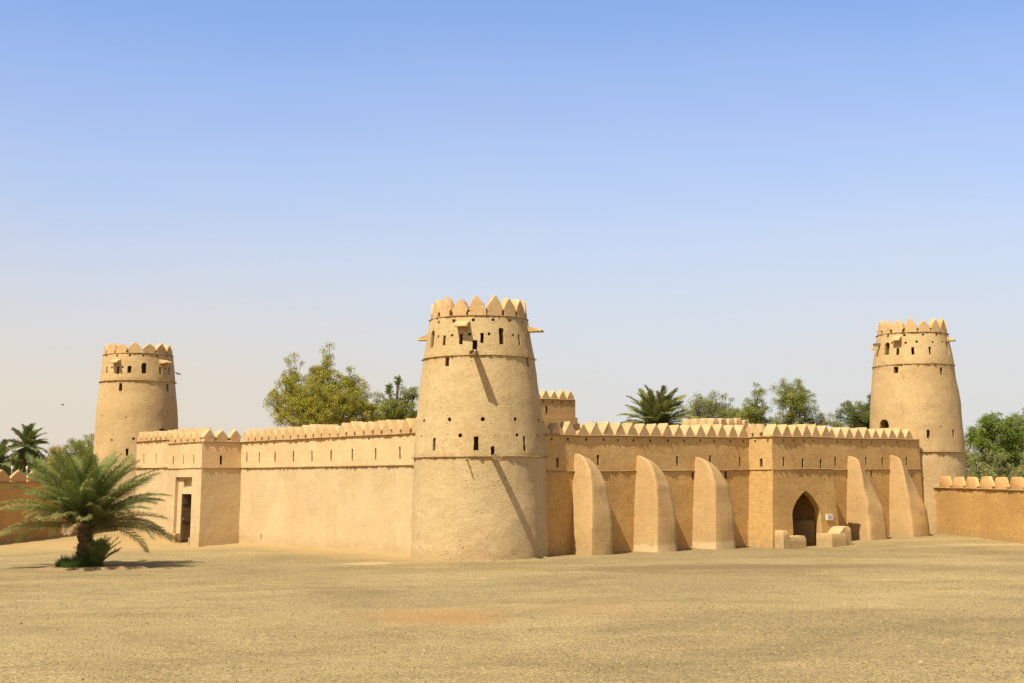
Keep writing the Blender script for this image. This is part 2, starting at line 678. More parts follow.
# ------------------------------------------------------------------ towers
def tower(name, label, c, prof, rings, zl, merl, mat, items, hoods, spouts, apex, group):
    M = Ring(c, prof)
    root = thing(name, label, 'tower', (c[0], c[1], 0), 0, group)
    seg = 112
    z0, z1 = -.6, zl
    rows = int((z1 - z0) / .13)
    vs, fs = [], []
    for k in range(rows + 1):
        z = z0 + (z1 - z0) * k / rows
        for i in range(seg):
            a = 2 * math.pi * i / seg
            r = M.rad(z)
            # each storey's coat hangs a little over the one below
            for q, rz in enumerate(rings):
                if z > rz:
                    r += .018
            x, y = math.sin(a), -math.cos(a)
            e = nz(x * r, y * r, z, .7, c[0]) * .035 + nz(x * r, y * r, z, 2.4, c[0] + 4) * .013
            r += e
            vs.append((c[0] + x * r, c[1] + y * r, z))
    for k in range(rows):
        for i in range(seg):
            j = (i + 1) % seg
            fs.append((k * seg + i, k * seg + j, (k + 1) * seg + j, (k + 1) * seg + i))
    fs.append(tuple(range(seg)))
    fs.append(tuple(range(rows * seg, (rows + 1) * seg)))
    body = mesh_obj('shaft', vs, fs, mat, root)
    openings(body, M, root, items)
    for rz in rings:
        st = [360 * i / 190 + random.uniform(-.5, .5) for i in range(190)]
        drip_course(M, st, rz, MUD_STRING, root, 'string_course', .05, .12, .045, True)
    st = [360 * i / 150 for i in range(150)]
    drip_course(M, st, zl, MUD_STRING, root, 'cornice', .06, .11, .055, True)
    nm, ph, kinds = merl
    rt = M.rad(zl)
    w = 2 * math.pi * rt / nm
    for i in range(nm):
        merlon(M, ph + 360 * i / nm, zl, w * .97, apex - zl, .40, MUD_MERLON, root, 'ogive', -.02, .05, 1.32)
    for (ps, zc, wd, pr, kind) in hoods:
        G = Geo()
        hh = .30
        a = [(-wd / 2, .08, 0), (wd / 2, .08, 0), (wd / 2 * .9, -pr, .0), (-wd / 2 * .9, -pr, .0)]
        if kind == 'tapered':       # a funnel-like box that narrows downwards
            b = [(-wd / 2 * 1.1, .08, hh), (wd / 2 * 1.1, .08, hh), (wd / 2 * 1.05, -pr * .9, .14), (-wd / 2 * 1.05, -pr * .9, .14)]
        else:
            b = [(-wd / 2, .08, hh), (wd / 2, .08, hh), (wd / 2 * .8, -pr, .07), (-wd / 2 * .8, -pr, .07)]
        G.box([M.at(ps, x, d, zc + z) for x, d, z in a] + [M.at(ps, x, d, zc + z) for x, d, z in b])
        o = G.build('hood', MUD_MERLON, root)
    for (ps, zc, ln, wd, drop) in spouts:
        # a split palm log: open gutter with two cheeks
        G = Geo()
        for (xa, xb, za, zb_) in ((-wd / 2, wd / 2, -.05, .0), (-wd / 2, -wd / 2 + .035, .001, .10), (wd / 2 - .035, wd / 2, .001, .10)):
            pts = []
            for z in (za, zb_):
                for (x, d) in ((xa, .3), (xb, .3), (xb, -ln), (xa, -ln)):
                    pts.append(M.at(ps, x, d, zc) + Vector((0, 0, z - drop * (.3 - d) / (ln + .3))))
            G.box(pts)
        G.build('water_spout', WOOD_LOG, root)
    return root, M


A_ = 'arrow_slit'
B_ = 'beam_hole'
W_ = 'window'
c1 = (TX + .03, TY)
p1 = [(-.6, 2.77), (.62, 2.74), (3.97, 2.64), (6.23, 2.44), (7.92, 2.215), (9.45, 1.95), (10.6, 1.86)]
it = []
for a, z in [(-49.8, 9.27), (-27.6, 9.26), (-4.4, 9.27), (17.8, 9.27), (38.5, 9.27), (62, 9.27)]:
    it.append((B_, a, z, rect(.11, .11), .35))
it += [(W_, -58.3, 8.62, arch(.26, .70), .55), (W_, 26.4, 8.63, arch(.24, .66), .55)]
for a, z, w, h in [(-37.7, 8.49, .13, .40), (-17.3, 8.49, .13, .40), (4.8, 8.52, .13, .40), (49.4, 8.54, .13, .42)]:
    it.append((A_, a, z, rect(w, h), .5))
for a, z in [(-47.5, 8.67), (-28.0, 8.69), (-8.5, 8.68), (12.6, 8.70), (41.0, 8.71), (66, 8.7)]:
    it.append((B_, a, z, rect(.10, .10), .3))
it += [('spout_opening', -2.5, 8.27, rect(.18, .36), .5)]
it += [(A_, -31.6, 7.62, rect(.17, .34), .5), (A_, 59.7, 7.66, rect(.17, .34), .5)]
for a, z in [(-25.9, 5.36), (4.6, 5.36), (35.3, 5.36), (69, 5.36), (-58, 5.36)]:
    it.append((B_, a, z, disc(.16), .35))
it += [(B_, -60.4, 4.74, disc(.10), .3), (B_, -15, 4.73, disc(.16), .35), (B_, 36.1, 4.73, disc(.15), .35), (B_, 63.7, 4.74, rect(.09, .14), .3)]
it += [(A_, -40.5, 4.42, rect(.13, .48), .5), (A_, -1.3, 4.42, rect(.18, .52), .5), (A_, 43.5, 4.42, rect(.14, .56), .5),
       ('spout_opening', 12.7, 4.13, rect(.15, .36), .5)]
root1, M1 = tower('round_tower', 'tall tapering round mud tower at the near corner, nearest, with two long spout shadows',
                  c1, p1, [3.92, 7.86], 9.45, (17, -.5, None), MUD_TOWER, it,
                  [(-15.4, 8.98, .52, .48, 'flat'), (78, 8.93, .5, .62, 'flat'), (-103, 8.72, .42, .50, 'flat'), (167, 8.9, .5, .5, 'flat')],
                  [(-2.8, 8.03, 1.12, .18, .22), (12.7, 3.94, 1.18, .17, .16)], 10.27, 'round towers of the fort')
g = Geo()
g.tube([M1.at(-8.5, 0, .2, 3.80), M1.at(-8.5, 0, -.2, 3.79), M1.at(-8.5, 0, -.42, 3.77)], [.035, .03, .022], 6)
g.build('broken_peg', WOOD_LOG, root1)

c2 = (21.78, 70.4)
p2 = [(-.6, 2.62), (1.12, 2.58), (4.23, 2.47), (6.76, 2.33), (8.88, 2.09), (10.55, 1.82), (11.6, 1.74)]
it = []
for a in (-58.7, -29, .3, 24.5):
    it.append((B_, a, 10.40, rect(.12, .11), .35))
it += [(W_, -58, 9.74, arch(.30, .66), .5), (W_, 47, 9.72, arch(.26, .72), .5), (A_, -39.5, 9.55, rect(.14, .36), .5), (A_, -16.9, 9.55, rect(.14, .40), .5),
       (A_, 8.2, 9.54, rect(.14, .40), .5)]
for a, z in [(-50, 10.04), (-27.2, 10.0), (-10.7, 10.02), (14.5, 10.01), (35, 10.0)]:
    it.append((B_, a, z, disc(.12), .3))
it += [(A_, -41.5, 8.56, rect(.24, .32), .5), (A_, 24, 8.46, rect(.17, .38), .5), (A_, -2.6, 5.14, rect(.15, .42), .5), (A_, 34, 5.14, rect(.14, .42), .5),
       (B_, 14.2, 5.5, disc(.11), .3), (W_, -59, 5.72, arch(.62, .46), .9)]
root2, M2 = tower('round_tower', 'tall tapering round mud tower behind the far right end of the buttressed wall',
                  c2, p2, [4.20, 8.84], 10.55, (16, 3.4, None), MUD_FAR, it,
                  [(-40.2, 10.12, .40, .34, 'tapered'), (60, 10.12, .5, .36, 'flat'), (-128, 9.9, .4, .4, 'flat'), (147, 10.1, .5, .5, 'flat')],
                  [(-76, 10.02, .42, .14, .05)], 11.32, 'round towers of the fort')
c3 = (-23.58, 81.7)
p3 = [(-.6, 2.74), (2, 2.68), (5.51, 2.54), (7.39, 2.45), (9.22, 2.28), (10.80, 2.09), (11.8, 2.0)]
it = []
for a in (-45, -20, 2, 24, 48, 70):
    it.append((B_, a, 10.66, disc(.13), .35))
it += [(A_, -40, 9.81, rect(.13, .40), .5), (A_, -16, 9.75, rect(.17, .46), .5), (A_, 2.6, 9.78, rect(.22, .42), .5), (W_, 25, 9.88, arch(.30, .66), .6),
       (A_, 52.2, 9.77, rect(.14, .46), .5), (A_, 72, 9.77, rect(.14, .44), .5)]
for a in (-28.2, -8.1, 63):
    it.append((B_, a, 9.92, disc(.13), .3))
it += [(A_, -9.9, 8.70, rect(.20, .48), .5), (A_, 66, 8.72, rect(.18, .46), .5), (B_, 1, 6.84, disc(.10), .3), (B_, -41.7, 6.97, disc(.10), .3),
       (B_, -19.3, 5.46, disc(.14), .3), (B_, 11.7, 5.54, disc(.16), .3), (W_, 53, 5.95, arch(.55, .5), .8), (A_, 3.7, 4.7, rect(.16, .45), .5)]
root3, M3 = tower('round_tower', 'tall tapering round mud tower at the far left corner behind the date palm',
                  c3, p3, [9.12], 10.80, (15, 10.1, None), MUD_FAR, it,
                  [(-18.8, 10.18, .55, .5, 'flat'), (59, 10.2, .6, .55, 'flat'), (-110, 10.1, .5, .5, 'flat'), (160, 10.1, .5, .5, 'flat')],
                  [], 11.50, 'round towers of the fort')

# ------------------------------------------------------------------ curtain walls
LW = Run('y', -1.77, .025)
RW = Run('x', -1.66, .015)
ZL, ZR = 4.95, 4.82


def wall_merlons(M, r0, r1, zb, pitch, h, th, parent, mat=MUD_MERLON, kind='ogive', fill=.94):
    k = max(1, round((r1 - r0) / pitch))
    w = (r1 - r0) / k
    for i in range(k):
        merlon(M, r0 + w * (i + .5) + random.uniform(-.012, .012), zb, w * fill, h, th, mat, parent, kind, .0, .05)


# left wall, between corner tower and left gatehouse
rl = thing('fort_wall', 'long sunlit mud wall with narrow slits, between the corner tower and the doorway block', 'wall', F(-1.2, 9.5, 0), YAW)
body = rough_block(LW, .6, 18.2, 0, 1.2, -.6, ZL, 'wall', MUD_LEFT, rl)
it = [(A_, t, z, rect(.12, .50), .5) for t, z in [(17.34, 4.14), (15.96, 4.14), (14.3, 4.16), (12.44, 4.15), (10.63, 4.14), (8.83, 4.13), (6.99, 4.13), (5.02, 4.13), (3.1, 4.13)]]
it += [(B_, t, z, disc(.10), .25) for t, z in [(17.45, 4.77), (16.75, 4.76), (15.75, 4.76), (14.4, 4.78), (13.1, 4.79), (11.67, 4.80), (5.65, 4.79), (4.23, 4.79)]]
openings(body, LW, rl, it)
drip_course(LW, stations(1.3, 17.92), 3.63, MUD_STRING, rl, 'string_course', .05, .12, .042)
drip_course(LW, stations(1.3, 17.92), ZL - .02, MUD_STRING, rl, 'cornice', .06, .13, .05)
wall_merlons(LW, 1.55, 17.95, ZL, .74, .64, .60, rl, fill=.985)

# left wall beyond the gatehouse
rl2 = thing('fort_wall', 'short stretch of mud wall between the left doorway block and the far left tower', 'wall', F(-1.2, 28, 0), YAW)
body = rough_block(LW, 21.6, 31.95, 0, 1.2, -.6, ZL + .35, 'wall', MUD_LEFT, rl2, .3)
it = [(A_, t, 4.26, rect(.12, .55), .5) for t in (24.6, 26.9, 28.97, 30.8)]
it += [(B_, t, 5.08, disc(.10), .25) for t in (26.2, 27.5, 29.6, 31.2)]
openings(body, LW, rl2, it)
drip_course(LW, stations(22.4, 31.97), 3.72, MUD_STRING, rl2, 'string_course', .05, .12, .042)
drip_course(LW, stations(22.4, 31.97), ZL + .33, MUD_STRING, rl2, 'cornice', .06, .13, .05)
wall_merlons(LW, 22.6, 31.95, ZL + .35, .74, .56, .60, rl2)

# right wall, in two stretches either side of the pointed gateway
rr = thing('fort_wall', 'shaded mud wall with three tall buttresses between the corner tower and the pointed gateway', 'wall', F(8, -1.1, 0), YAW)
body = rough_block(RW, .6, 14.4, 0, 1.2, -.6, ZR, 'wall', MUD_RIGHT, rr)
it = [(A_, s, z, rect(.12, .40), .5) for s, z in [(2.74, 3.67), (4.93, 3.80), (7.2, 3.74), (9.52, 3.74), (11.56, 3.79), (13.49, 3.70)]]
it += [(A_, s, 3.09, rect(.14, .32), .5) for s in (10.44, 12.53)]
it += [(B_, s, 4.63, rect(.10, .10), .3) for s in (2.44, 3.31, 4.3, 5.25, 6.06, 6.94, 7.92, 8.96, 9.96, 10.97, 11.83, 12.88, 13.75)]
openings(body, RW, rr, it)
drip_course(RW, stations(1.6, 14.05), 3.33, MUD_STRING, rr, 'string_course', .03, .075, .05)
drip_course(RW, stations(1.6, 14.05), ZR - .02, MUD_STRING, rr, 'cornice', .05, .075, .06)
wall_merlons(RW, 1.75, 14.1, ZR, .69, .58, .62, rr, kind='point', fill=.92)

rr2 = thing('fort_wall', 'shaded mud wall with two leaning buttresses between the pointed gateway and the far right tower', 'wall', F(23, -1.1, 0), YAW)
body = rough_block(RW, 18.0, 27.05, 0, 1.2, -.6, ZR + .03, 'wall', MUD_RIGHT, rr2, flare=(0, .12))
it = [(A_, s, 3.72, rect(.13, .42), .5) for s in (20.22, 22.6, 23.9, 25.9)]
it += [(A_, s, 3.08, rect(.14, .30), .5) for s in (21.2, 22.95)]
it += [(B_, s, 4.66, rect(.10, .09), .3) for s in (19.3, 20.4, 21.4, 22.3, 23.1, 24.1, 25.2, 26.2)]
openings(body, RW, rr2, it)
drip_course(RW, stations(18.3, 27.07), 3.31, MUD_STRING, rr2, 'string_course', .03, .075, .05)
drip_course(RW, stations(18.3, 27.05), ZR + .01, MUD_STRING, rr2, 'cornice', .05, .075, .06)
wall_merlons(RW, 18.3, 26.55, ZR + .03, .69, .56, .62, rr2, kind='point', fill=.92)

# ------------------------------------------------------------------ left gatehouse (doorway block)
gl = thing('gatehouse', 'square mud doorway block with a recessed rectangular door, beside the date palm', 'gatehouse', F(-3, 20, 0), YAW)
GF = Run('y', -3.89, .03)       # front, parallel to the left wall
GS = Run('x', 17.94, .0)        # side turned to the right; d runs along +t
body = rough_block(GF, 17.94, 22.15, 0, 2.30, -.6, ZL, 'wall', MUD_LEFT, gl)
items = [(A_, t, 4.07, rect(.11, .46), .45) for t in (21.5, 20.19, 18.9)]


def door_cut(G):
    prism(G, GF, 20.08, 1.30, rect(2.10, 3.80), -.3, .16)
    prism(G, GF, 19.92, .85, rect(1.42, 3.00), .10, .46)
    prism(G, GF, 20.35, .95, rect(2.7, 3.2), .455, 2.0)
    prism(G, GF, 19.95, 2.88, rect(.98, .42), .10, .30)


openings(body, GF, gl, items, True, door_cut)
G = Geo()
prism(G, GS, -2.88, 4.03, rect(.13, .44), -.35, .5, .004)
cut(body, G)
L = Geo()
prism(L, GS, -2.88, 4.03, rect(.13, .44), .045, .495, -.002, True)
mesh_obj(A_, L.v, L.f, MUD_HOLE, gl, smooth=0)
dg_ = Geo()
for (za, zb) in ((-.34, .55), (.565, 1.45), (1.465, 2.30)):      # leaf folded back against the left jamb
    prism(dg_, GF, 20.585, (za + zb) / 2, rect(.055, zb - za), .17, .62)
for zb in (.1, 1.0, 1.9):
    prism(dg_, GF, 20.545, zb, rect(.03, .10), .19, .60)
o = dg_.build('door', WOOD_DOOR, gl)
h_ = Geo()
h_.tube([GF.at(20.56, 0, .24, 1.12), GF.at(20.50, 0, .24, 1.06), GF.at(20.56, 0, .24, 1.0)], .018, 6)
hd = h_.build('handle', METAL, None)
hd.data.transform((Matrix.Translation(gl.location) @ Matrix.Rotation(YAW, 4, 'Z')).inverted())
hd.parent = o
o = rough_block(GF, 20.64, 21.10, -.10, .28, -.5, .36, 'door_step', MUD_BENCH, gl, .12, .015)
o = rough_block(GF, 19.05, 19.18, -.02, .28, -.5, .20, 'door_step', MUD_BENCH, gl, .12, .015)
drip_course(GF, stations(17.94, 22.15), 3.64, MUD_STRING, gl, 'string_course', .03, .06, .045)
drip_course(GF, stations(17.94, 22.15), ZL - .02, MUD_STRING, gl, 'cornice', .04, .08, .06)
drip_course(GS, stations(-3.86, -1.8), 3.64, MUD_STRING, gl, 'string_course', .03, .06, .045)
drip_course(GS, stations(-3.86, -1.8), ZL - .02, MUD_STRING, gl, 'cornice', .04, .07, .06)
wall_merlons(GF, 18.15, 22.1, ZL, .74, .60, .55, gl)
wall_merlons(GS, -3.88, -1.75, ZL, .71, .62, .5, gl)

# ------------------------------------------------------------------ right gatehouse (pointed gateway)
gr = thing('gatehouse', 'projecting mud gateway with a pointed arch, white plaque and low benches in front', 'gatehouse', F(16.2, -2, 0), YAW)
GRF = Run('x', -3.05, .03)
GRS = Run('y', 14.1, .07)
body = rough_block(GRF, 14.1, 18.24, 0, 2.9, -.6, ZR + .02, 'wall', MUD_RIGHT, gr, flare=(.26, .34))
items = [(A_, s, z, rect(.13, .40), .45) for s, z in [(14.85, 3.68), (16.17, 3.62), (17.44, 3.60)]]
items += [(B_, s, 4.66, rect(.10, .09), .3) for s in (14.9, 15.6, 16.3, 16.95)]
ARCH = arch(1.98, 3.0, True)


def gate_cut(G):
    prism(G, GRF, 16.26, .88, ARCH, -.4, .34)
    prism(G, GRF, 16.40, 1.06, rect(2.45, 3.4), .33, 2.25)


openings(body, GRF, gr, items, True, gate_cut)
G = Geo()
side_items = [(-2.38, 3.66, rect(.17, .36)), (-2.05, 4.64, rect(.10, .10)), (-2.80, 4.64, rect(.10, .10))]
for r_, z_, pl in side_items:
    prism(G, GRS, r_, z_, pl, -.35, .45, .004)
cut(body, G)
for (r_, z_, pl), nm in zip(side_items, (A_, B_, B_)):
    L = Geo()
    prism(L, GRS, r_, z_, pl, .05, .445, -.002, True)
    mesh_obj(nm, L.v, L.f, MUD_HOLE, gr, smooth=0)
dg_ = Geo()
for k in range(7):
    prism(dg_, GRF, 15.40 + k * .295, 1.05, rect(.287, 2.3), 2.12, 2.20)
for zb in (.4, 1.1, 1.8):
    prism(dg_, GRF, 16.28, zb, rect(2.0, .12), 2.07, 2.115)
dg_.build('door', WOOD_DOOR, gr)
rough_block(GRF, 17.30, 17.62, .50, 2.2, -.3, .95, 'bench', MUD_BENCH, gr, .15, .012)
drip_course(GRF, stations(14.08, 18.26), 3.34, MUD_STRING, gr, 'string_course', .03, .075, .05)
drip_course(GRF, stations(14.06, 18.26), ZR, MUD_STRING, gr, 'cornice', .05, .075, .06)
drip_course(GRS, stations(-3.02, -1.66), 3.34, MUD_STRING, gr, 'string_course', .03, .075, .05)
drip_course(GRS, stations(-3.02, -1.66), ZR, MUD_STRING, gr, 'cornice', .04, .07, .06)
wall_merlons(GRF, 14.12, 18.22, ZR + .02, .68, .60, .6, gr, kind='point', fill=.92)
wall_merlons(GRS, -2.42, -1.4, ZR + .02, .55, .60, .5, gr, fill=.96)

# plaque on the gateway
pq = thing('plaque', 'small white rectangular plaque on the wall right of the pointed gateway', 'sign', GRF.at(17.95, 0, -.05, .95), YAW)
G = Geo()
prism(G, GRF, 17.80, 1.12, rect(.42, .27), -.075, .03)
G.build('plate', WHITE, pq, 0)
G = Geo()
for k in range(5):
    prism(G, GRF, 17.80, 1.195 - k * .037, rect(.26 if k < 4 else .2, .010), -.080, -.0755)
G.build('inscription', GREY, pq, 0)


# ------------------------------------------------------------------ benches flanking the gateway
def bench(label, s0, s1, dep, zt, arm_end, za, thick):
    root = thing('bench', label, 'bench', GRF.at((s0 + s1) / 2, 0, -dep / 2, 0), YAW, 'mud benches by the gateway')
    rough_block(GRF, s0, s1, -dep, .12, -.5, zt, 'seat', MUD_BENCH, root, .14, .028, chamfer=.05)
    # raised arm with a sloping shoulder
    a0, a1 = (s0 - thick + .02, s0 + .02) if arm_end == 'l' else (s1 - .02, s1 + thick - .02)
    rough_block(GRF, a0, a1, -dep * (1.0 if arm_end == 'l' else .92), .12, -.5, za, 'armrest', MUD_BENCH, root, .14, .028, chamfer=.06)
    if arm_end == 'r':
        G = Geo()
        vs = []
        for (x, z) in ((s1 - .42, zt - .05), (s1 + .05, zt - .05), (s1 + .05, za - .03), (s1 - .06, za - .03)):
            for d in (-dep * .9, .05):
                vs.append(GRF.at(x, 0, d, z))
        G.add(vs, [(0, 2, 4, 6), (1, 3, 5, 7), (0, 1, 3, 2), (2, 3, 5, 4), (4, 5, 7, 6), (6, 7, 1, 0)])
        G.build('shoulder', MUD_BENCH, root)
    return root


bench('low mud bench left of the gateway, with a higher arm on its left end', 14.34, 15.50, .52, .36, 'l', .64, .38)
bench('low mud bench on the right of the gateway, with a raised right end', 16.97, 18.02, .80, .40, 'r', .70, .42)

# ------------------------------------------------------------------ buttresses
HB = [0, .12, .25, .38, .45, .55, .64, .72, .78, .83, .88, .92, .955, .98, 1.0]


def fin(label, s0, D, th, H, lump=None, fade=1.0, mat=None):
    vs, fs = [], []
    rows = 40
    for k in range(rows + 1):
        h = k / rows
        h = 1 - (1 - h) ** 1.25
        if k == rows:
            h = 1.0
        z = -.4 + (H + .4) * h
        hz = max(0.0, z / H)
        if lump:        # the two leaner ones right of the gateway
            dB = D * np.interp(hz, [0, .15, .45, .72, .82, .92, .965, .985, 1.0], [1, .965, .80, .63, .55, .46, .37, .24, .02])
            x = np.interp(hz, [0, .3, .53, .73, .9, 1], [0, .02, .22, .46, .55, .58])
        else:
            dB = D * np.interp(hz, [0, .4, .68, .80, .87, .92, .95, .985, 1.0], [1, .965, .87, .75, .64, .52, .43, .25, .03])
            x = np.interp(hz, [0, .28, .5, .69, .82, .9, .95, 1], [0, .01, .11, .21, .33, .40, .44, .52])
        tk = th * np.interp(hz, [0, .28, .5, .69, .82, .9, .95, 1], [1, .985, .91, .85, .77, .68, .58, .36])
        dC = max(dB - x, -.12)
        sL = s0 + .34 * hz ** 1.3
        if lump:
            dB += lump * math.exp(-((hz - .42) / .10) ** 2)
            dC += lump * 1.2 * math.exp(-((hz - .36) / .09) ** 2)
        ring = []
        nf = 6
        for i in range(nf + 1):
            f = i / nf
            ring.append((sL, -.25 + (dB - .04 + .25) * f))
        ring.append((sL + .010, dB - .012))
        ring.append((sL + .045, dB))
        for i in range(1, nf + 1):
            f = i / nf
            ss = sL + .045 + (tk - .09) * f
            bow = .05 * math.sin(math.pi * f) * (1 - hz)
            ring.append((ss, dB + (dC - dB) * f + bow))
        ring.append((sL + tk, dC - .05))
        ring.append((sL + tk, -.25 if dC > -.1 else -.3))
        for (s, d) in ring:
            e = nz(s, d, z, 1.1, s0) * .030 + nz(s, d, z, 3.2, s0 + 3) * .012
            vs.append(F(s + e * .7, RW.front - d + e, z))
        m = len(ring)
    for k in range(rows):
        for i in range(m):
            j = (i + 1) % m
            fs.append((k * m + i, k * m + j, (k + 1) * m + j, (k + 1) * m + i))
    fs.append(tuple(range(m)))
    fs.append(tuple(range(rows * m, (rows + 1) * m)))
    o = mesh_obj('buttress', vs, fs, mat or MUD_BUTT, None, smooth=50)
    recentre(o)
    return tag(o, label, 'buttress', 'curved buttresses along the right wall')


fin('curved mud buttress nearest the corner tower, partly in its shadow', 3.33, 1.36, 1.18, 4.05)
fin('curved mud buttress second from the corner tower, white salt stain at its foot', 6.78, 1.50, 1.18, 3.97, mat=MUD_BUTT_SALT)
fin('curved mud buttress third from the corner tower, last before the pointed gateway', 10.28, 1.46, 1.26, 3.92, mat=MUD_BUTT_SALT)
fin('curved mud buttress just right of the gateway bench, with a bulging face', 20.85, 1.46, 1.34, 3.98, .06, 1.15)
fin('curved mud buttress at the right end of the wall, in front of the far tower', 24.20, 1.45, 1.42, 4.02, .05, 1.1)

# ------------------------------------------------------------------ boundary walls
def boundary(label, p0, p1, H, zm, pitch, phase, kind):
    M = Line(p0, p1)
    root = thing('boundary_wall', label, 'wall', (*((Vector(p0) + Vector(p1)) / 2), 0), math.atan2(M.u.y, M.u.x))
    rough_block(M, 0, M.len, 0, .65, -.5, H, 'wall', MUD_LOW, root, .3, .035)
    drip_course(M, stations(.02, M.len - .02, .1), H - .01, MUD_STRING, root, 'cornice', .05, .09, .07)
    r = phase
    while r < M.len - pitch * .4:
        merlon(M, r, H, pitch * .96, zm - H, .17, MUD_LOWM, root, kind, .02, .05, 1.35)
        r += pitch
    return M


boundary('low mud wall with blunt trapezoid merlons running right from the far right tower', (21.85, 68.2), (23.3, 45.0), 2.36, 2.96, 1.63, 1.6, 'trapezoid')
boundary('low mud wall with pointed merlons, partly behind the date palm at far left', (-27.0, 57.0), (-24.9, 80.5), 3.0, 3.68, 1.87, .6, 'ogive')

# ------------------------------------------------------------------ buildings inside the fort
def inner(label, s0, s1, t0, t1, zl, pitch, h, slits, base=None):
    root = thing('courtyard_building', label, 'building', F((s0 + s1) / 2, (t0 + t1) / 2, 0), YAW)
    MX, MY = Run('x', t0), Run('y', s0)
    b = rough_block(MX, s0, s1, 0, t1 - t0, -.3, zl, 'wall', MUD_KEEP, root, .3, .02)
    if slits:
        its = [(A_, s, z, rect(.14, .45), .4) for s, z in slits]
        its += [(B_, s0 + (s1 - s0) * (i + .5) / 10, zl - .17, rect(.11, .11), .25) for i in range(10)]
        openings(b, MX, root, its)
    drip_course(MX, stations(s0, s1), zl - .02, MUD_STRING, root, 'cornice', .05, .08, .07)
    drip_course(MY, stations(t0, t1), zl - .02, MUD_STRING, root, 'cornice', .05, .08, .07)
    if base:
        rough_block(MX, s0 - .1, s1 + .09, -.10, t1 - t0 + .1, -.3, base, 'plinth', MUD_KEEP, root, .4, .02)
    wall_merlons(MX, s0, s1, zl, pitch, h, .5, root, kind='point' if base else 'trapezoid')
    wall_merlons(MY, t0 + .5, t1, zl, pitch, h, .5, root, kind='point' if base else 'trapezoid')
    return root


inner('upper storey of an inner mud building showing right behind the corner tower', 13.6, 20.82, 18.6, 23.0, 7.72, .66, .58,
      [(18.55, 7.05), (20.3 - 3.5, 7.05)], 6.62)
inner('low inner mud roof with blunt merlons peeping over the wall left of the gateway', 24.6, 27.9, 10.7, 13.3, 5.86, .66, .56, None)

# ------------------------------------------------------------------ ground
def gz(x, y):
    z = nz(x, y, 0, .06, 2) * .10 + nz(x, y, 0, .25, 7) * .035
    d = math.hypot(x, y)
    z *= 1 / (1 + (d / 400) ** 2)
    fx, fy = F(16.4, -4.3, 0).xy
    z -= .10 * math.exp(-((x - fx) ** 2 + (y - fy) ** 2) / 14) * 1.6
    z -= .20 * math.exp(-((x + 16.2) ** 2 + (y - 63.0) ** 2) / 10)
    # soft bank of sand drifted against the foot of the left-hand wall and tower
    return z - .03


ax = sorted(set([-3000, -1500, -700, -350, -180, -110, -80] + list(np.arange(-60, 60.1, .6)) + [80, 110, 180, 350, 700, 1500, 3000]))
ay = sorted(set([-1500, -600, -200, -80, -30, 0, 10] + list(np.arange(16, 100.1, .6)) + [115, 140, 180, 260, 450, 900, 1800, 4000]))
vs = [(x, y, gz(x, y)) for y in ay for x in ax]
nx_ = len(ax)
fs = [(j * nx_ + i, j * nx_ + i + 1, (j + 1) * nx_ + i + 1, (j + 1) * nx_ + i) for j in range(len(ay) - 1) for i in range(nx_ - 1)]
m, nt, b, out = new_mat('packed_sand')
n = N(nt)
p = n.pos()
base = n.mix(n.ramp(n.noise(p, .10, 4, .6, .6), .36, .64), (.232, .176, .077), (.272, .207, .092))
base = n.mix(n.math('MULTIPLY', n.ramp(n.noise(n.pos((.55, 1, 1), R(12)), .22, 7, .66, 1.2), .46, .60), .55), base, (.165, .122, .050))
base = n.mix(n.math('MULTIPLY', n.ramp(n.noise(n.pos((.5, 1.1, 1), R(-14), ), .34, 7, .70, .8), .50, .64), .55), base, (.340, .250, .105))
base = n.mix(n.math('MULTIPLY', n.ramp(n.noise(n.pos((.30, .75, 1), R(-6)), .62, 7, .70, .6), .45, .62), .70), base, (.190, .140, .060))
base = n.mix(n.math('MULTIPLY', n.ramp(n.noise(n.pos((.5, 1.3, 1), R(7)), 1.5, 7, .74, .5), .47, .68), .50), base, (.185, .134, .060))
base = n.mix(n.math('MULTIPLY', n.ramp(n.noise(n.pos((.7, 1.2, 1)), 5.5, 5, .76), .44, .66), .42), base, (.400, .295, .135))
base = n.mix(n.math('MULTIPLY', n.ramp(n.noise(p, 9, 5, .78), .48, .62), .66), base, (.150, .104, .042))
base = n.mix(n.math('MULTIPLY', n.ramp(n.noise(p, 24, 3, .8), .46, .62), .75), base, (.50, .370, .165))
base = n.mix(n.math('MULTIPLY', n.ramp(n.noise(p, 17, 3, .8), .50, .62), .80), base, (.090, .064, .028))
mot = n.noise(n.pos((.8, 1, 1), R(20)), .075, 5, .62, 1.0)
base = n.mix(n.math('MULTIPLY', n.ramp(mot, .42, .58), .85), base, (.80, .80, .82), 'MULTIPLY')
mot2 = n.noise(n.pos((.55, 1, 1), R(-9)), .30, 6, .70, 1.4)
base = n.mix(n.math('MULTIPLY', n.ramp(mot2, .50, .62), .75), base, (.82, .80, .78), 'MULTIPLY')
base = n.mix(n.math('MULTIPLY', n.ramp(mot2, .46, .36), .75), base, (1.16, 1.15, 1.13), 'MULTIPLY')
# reddish sand showing through the gravel, and pale drifted sand along the left wall
g = n.node('ShaderNodeNewGeometry')


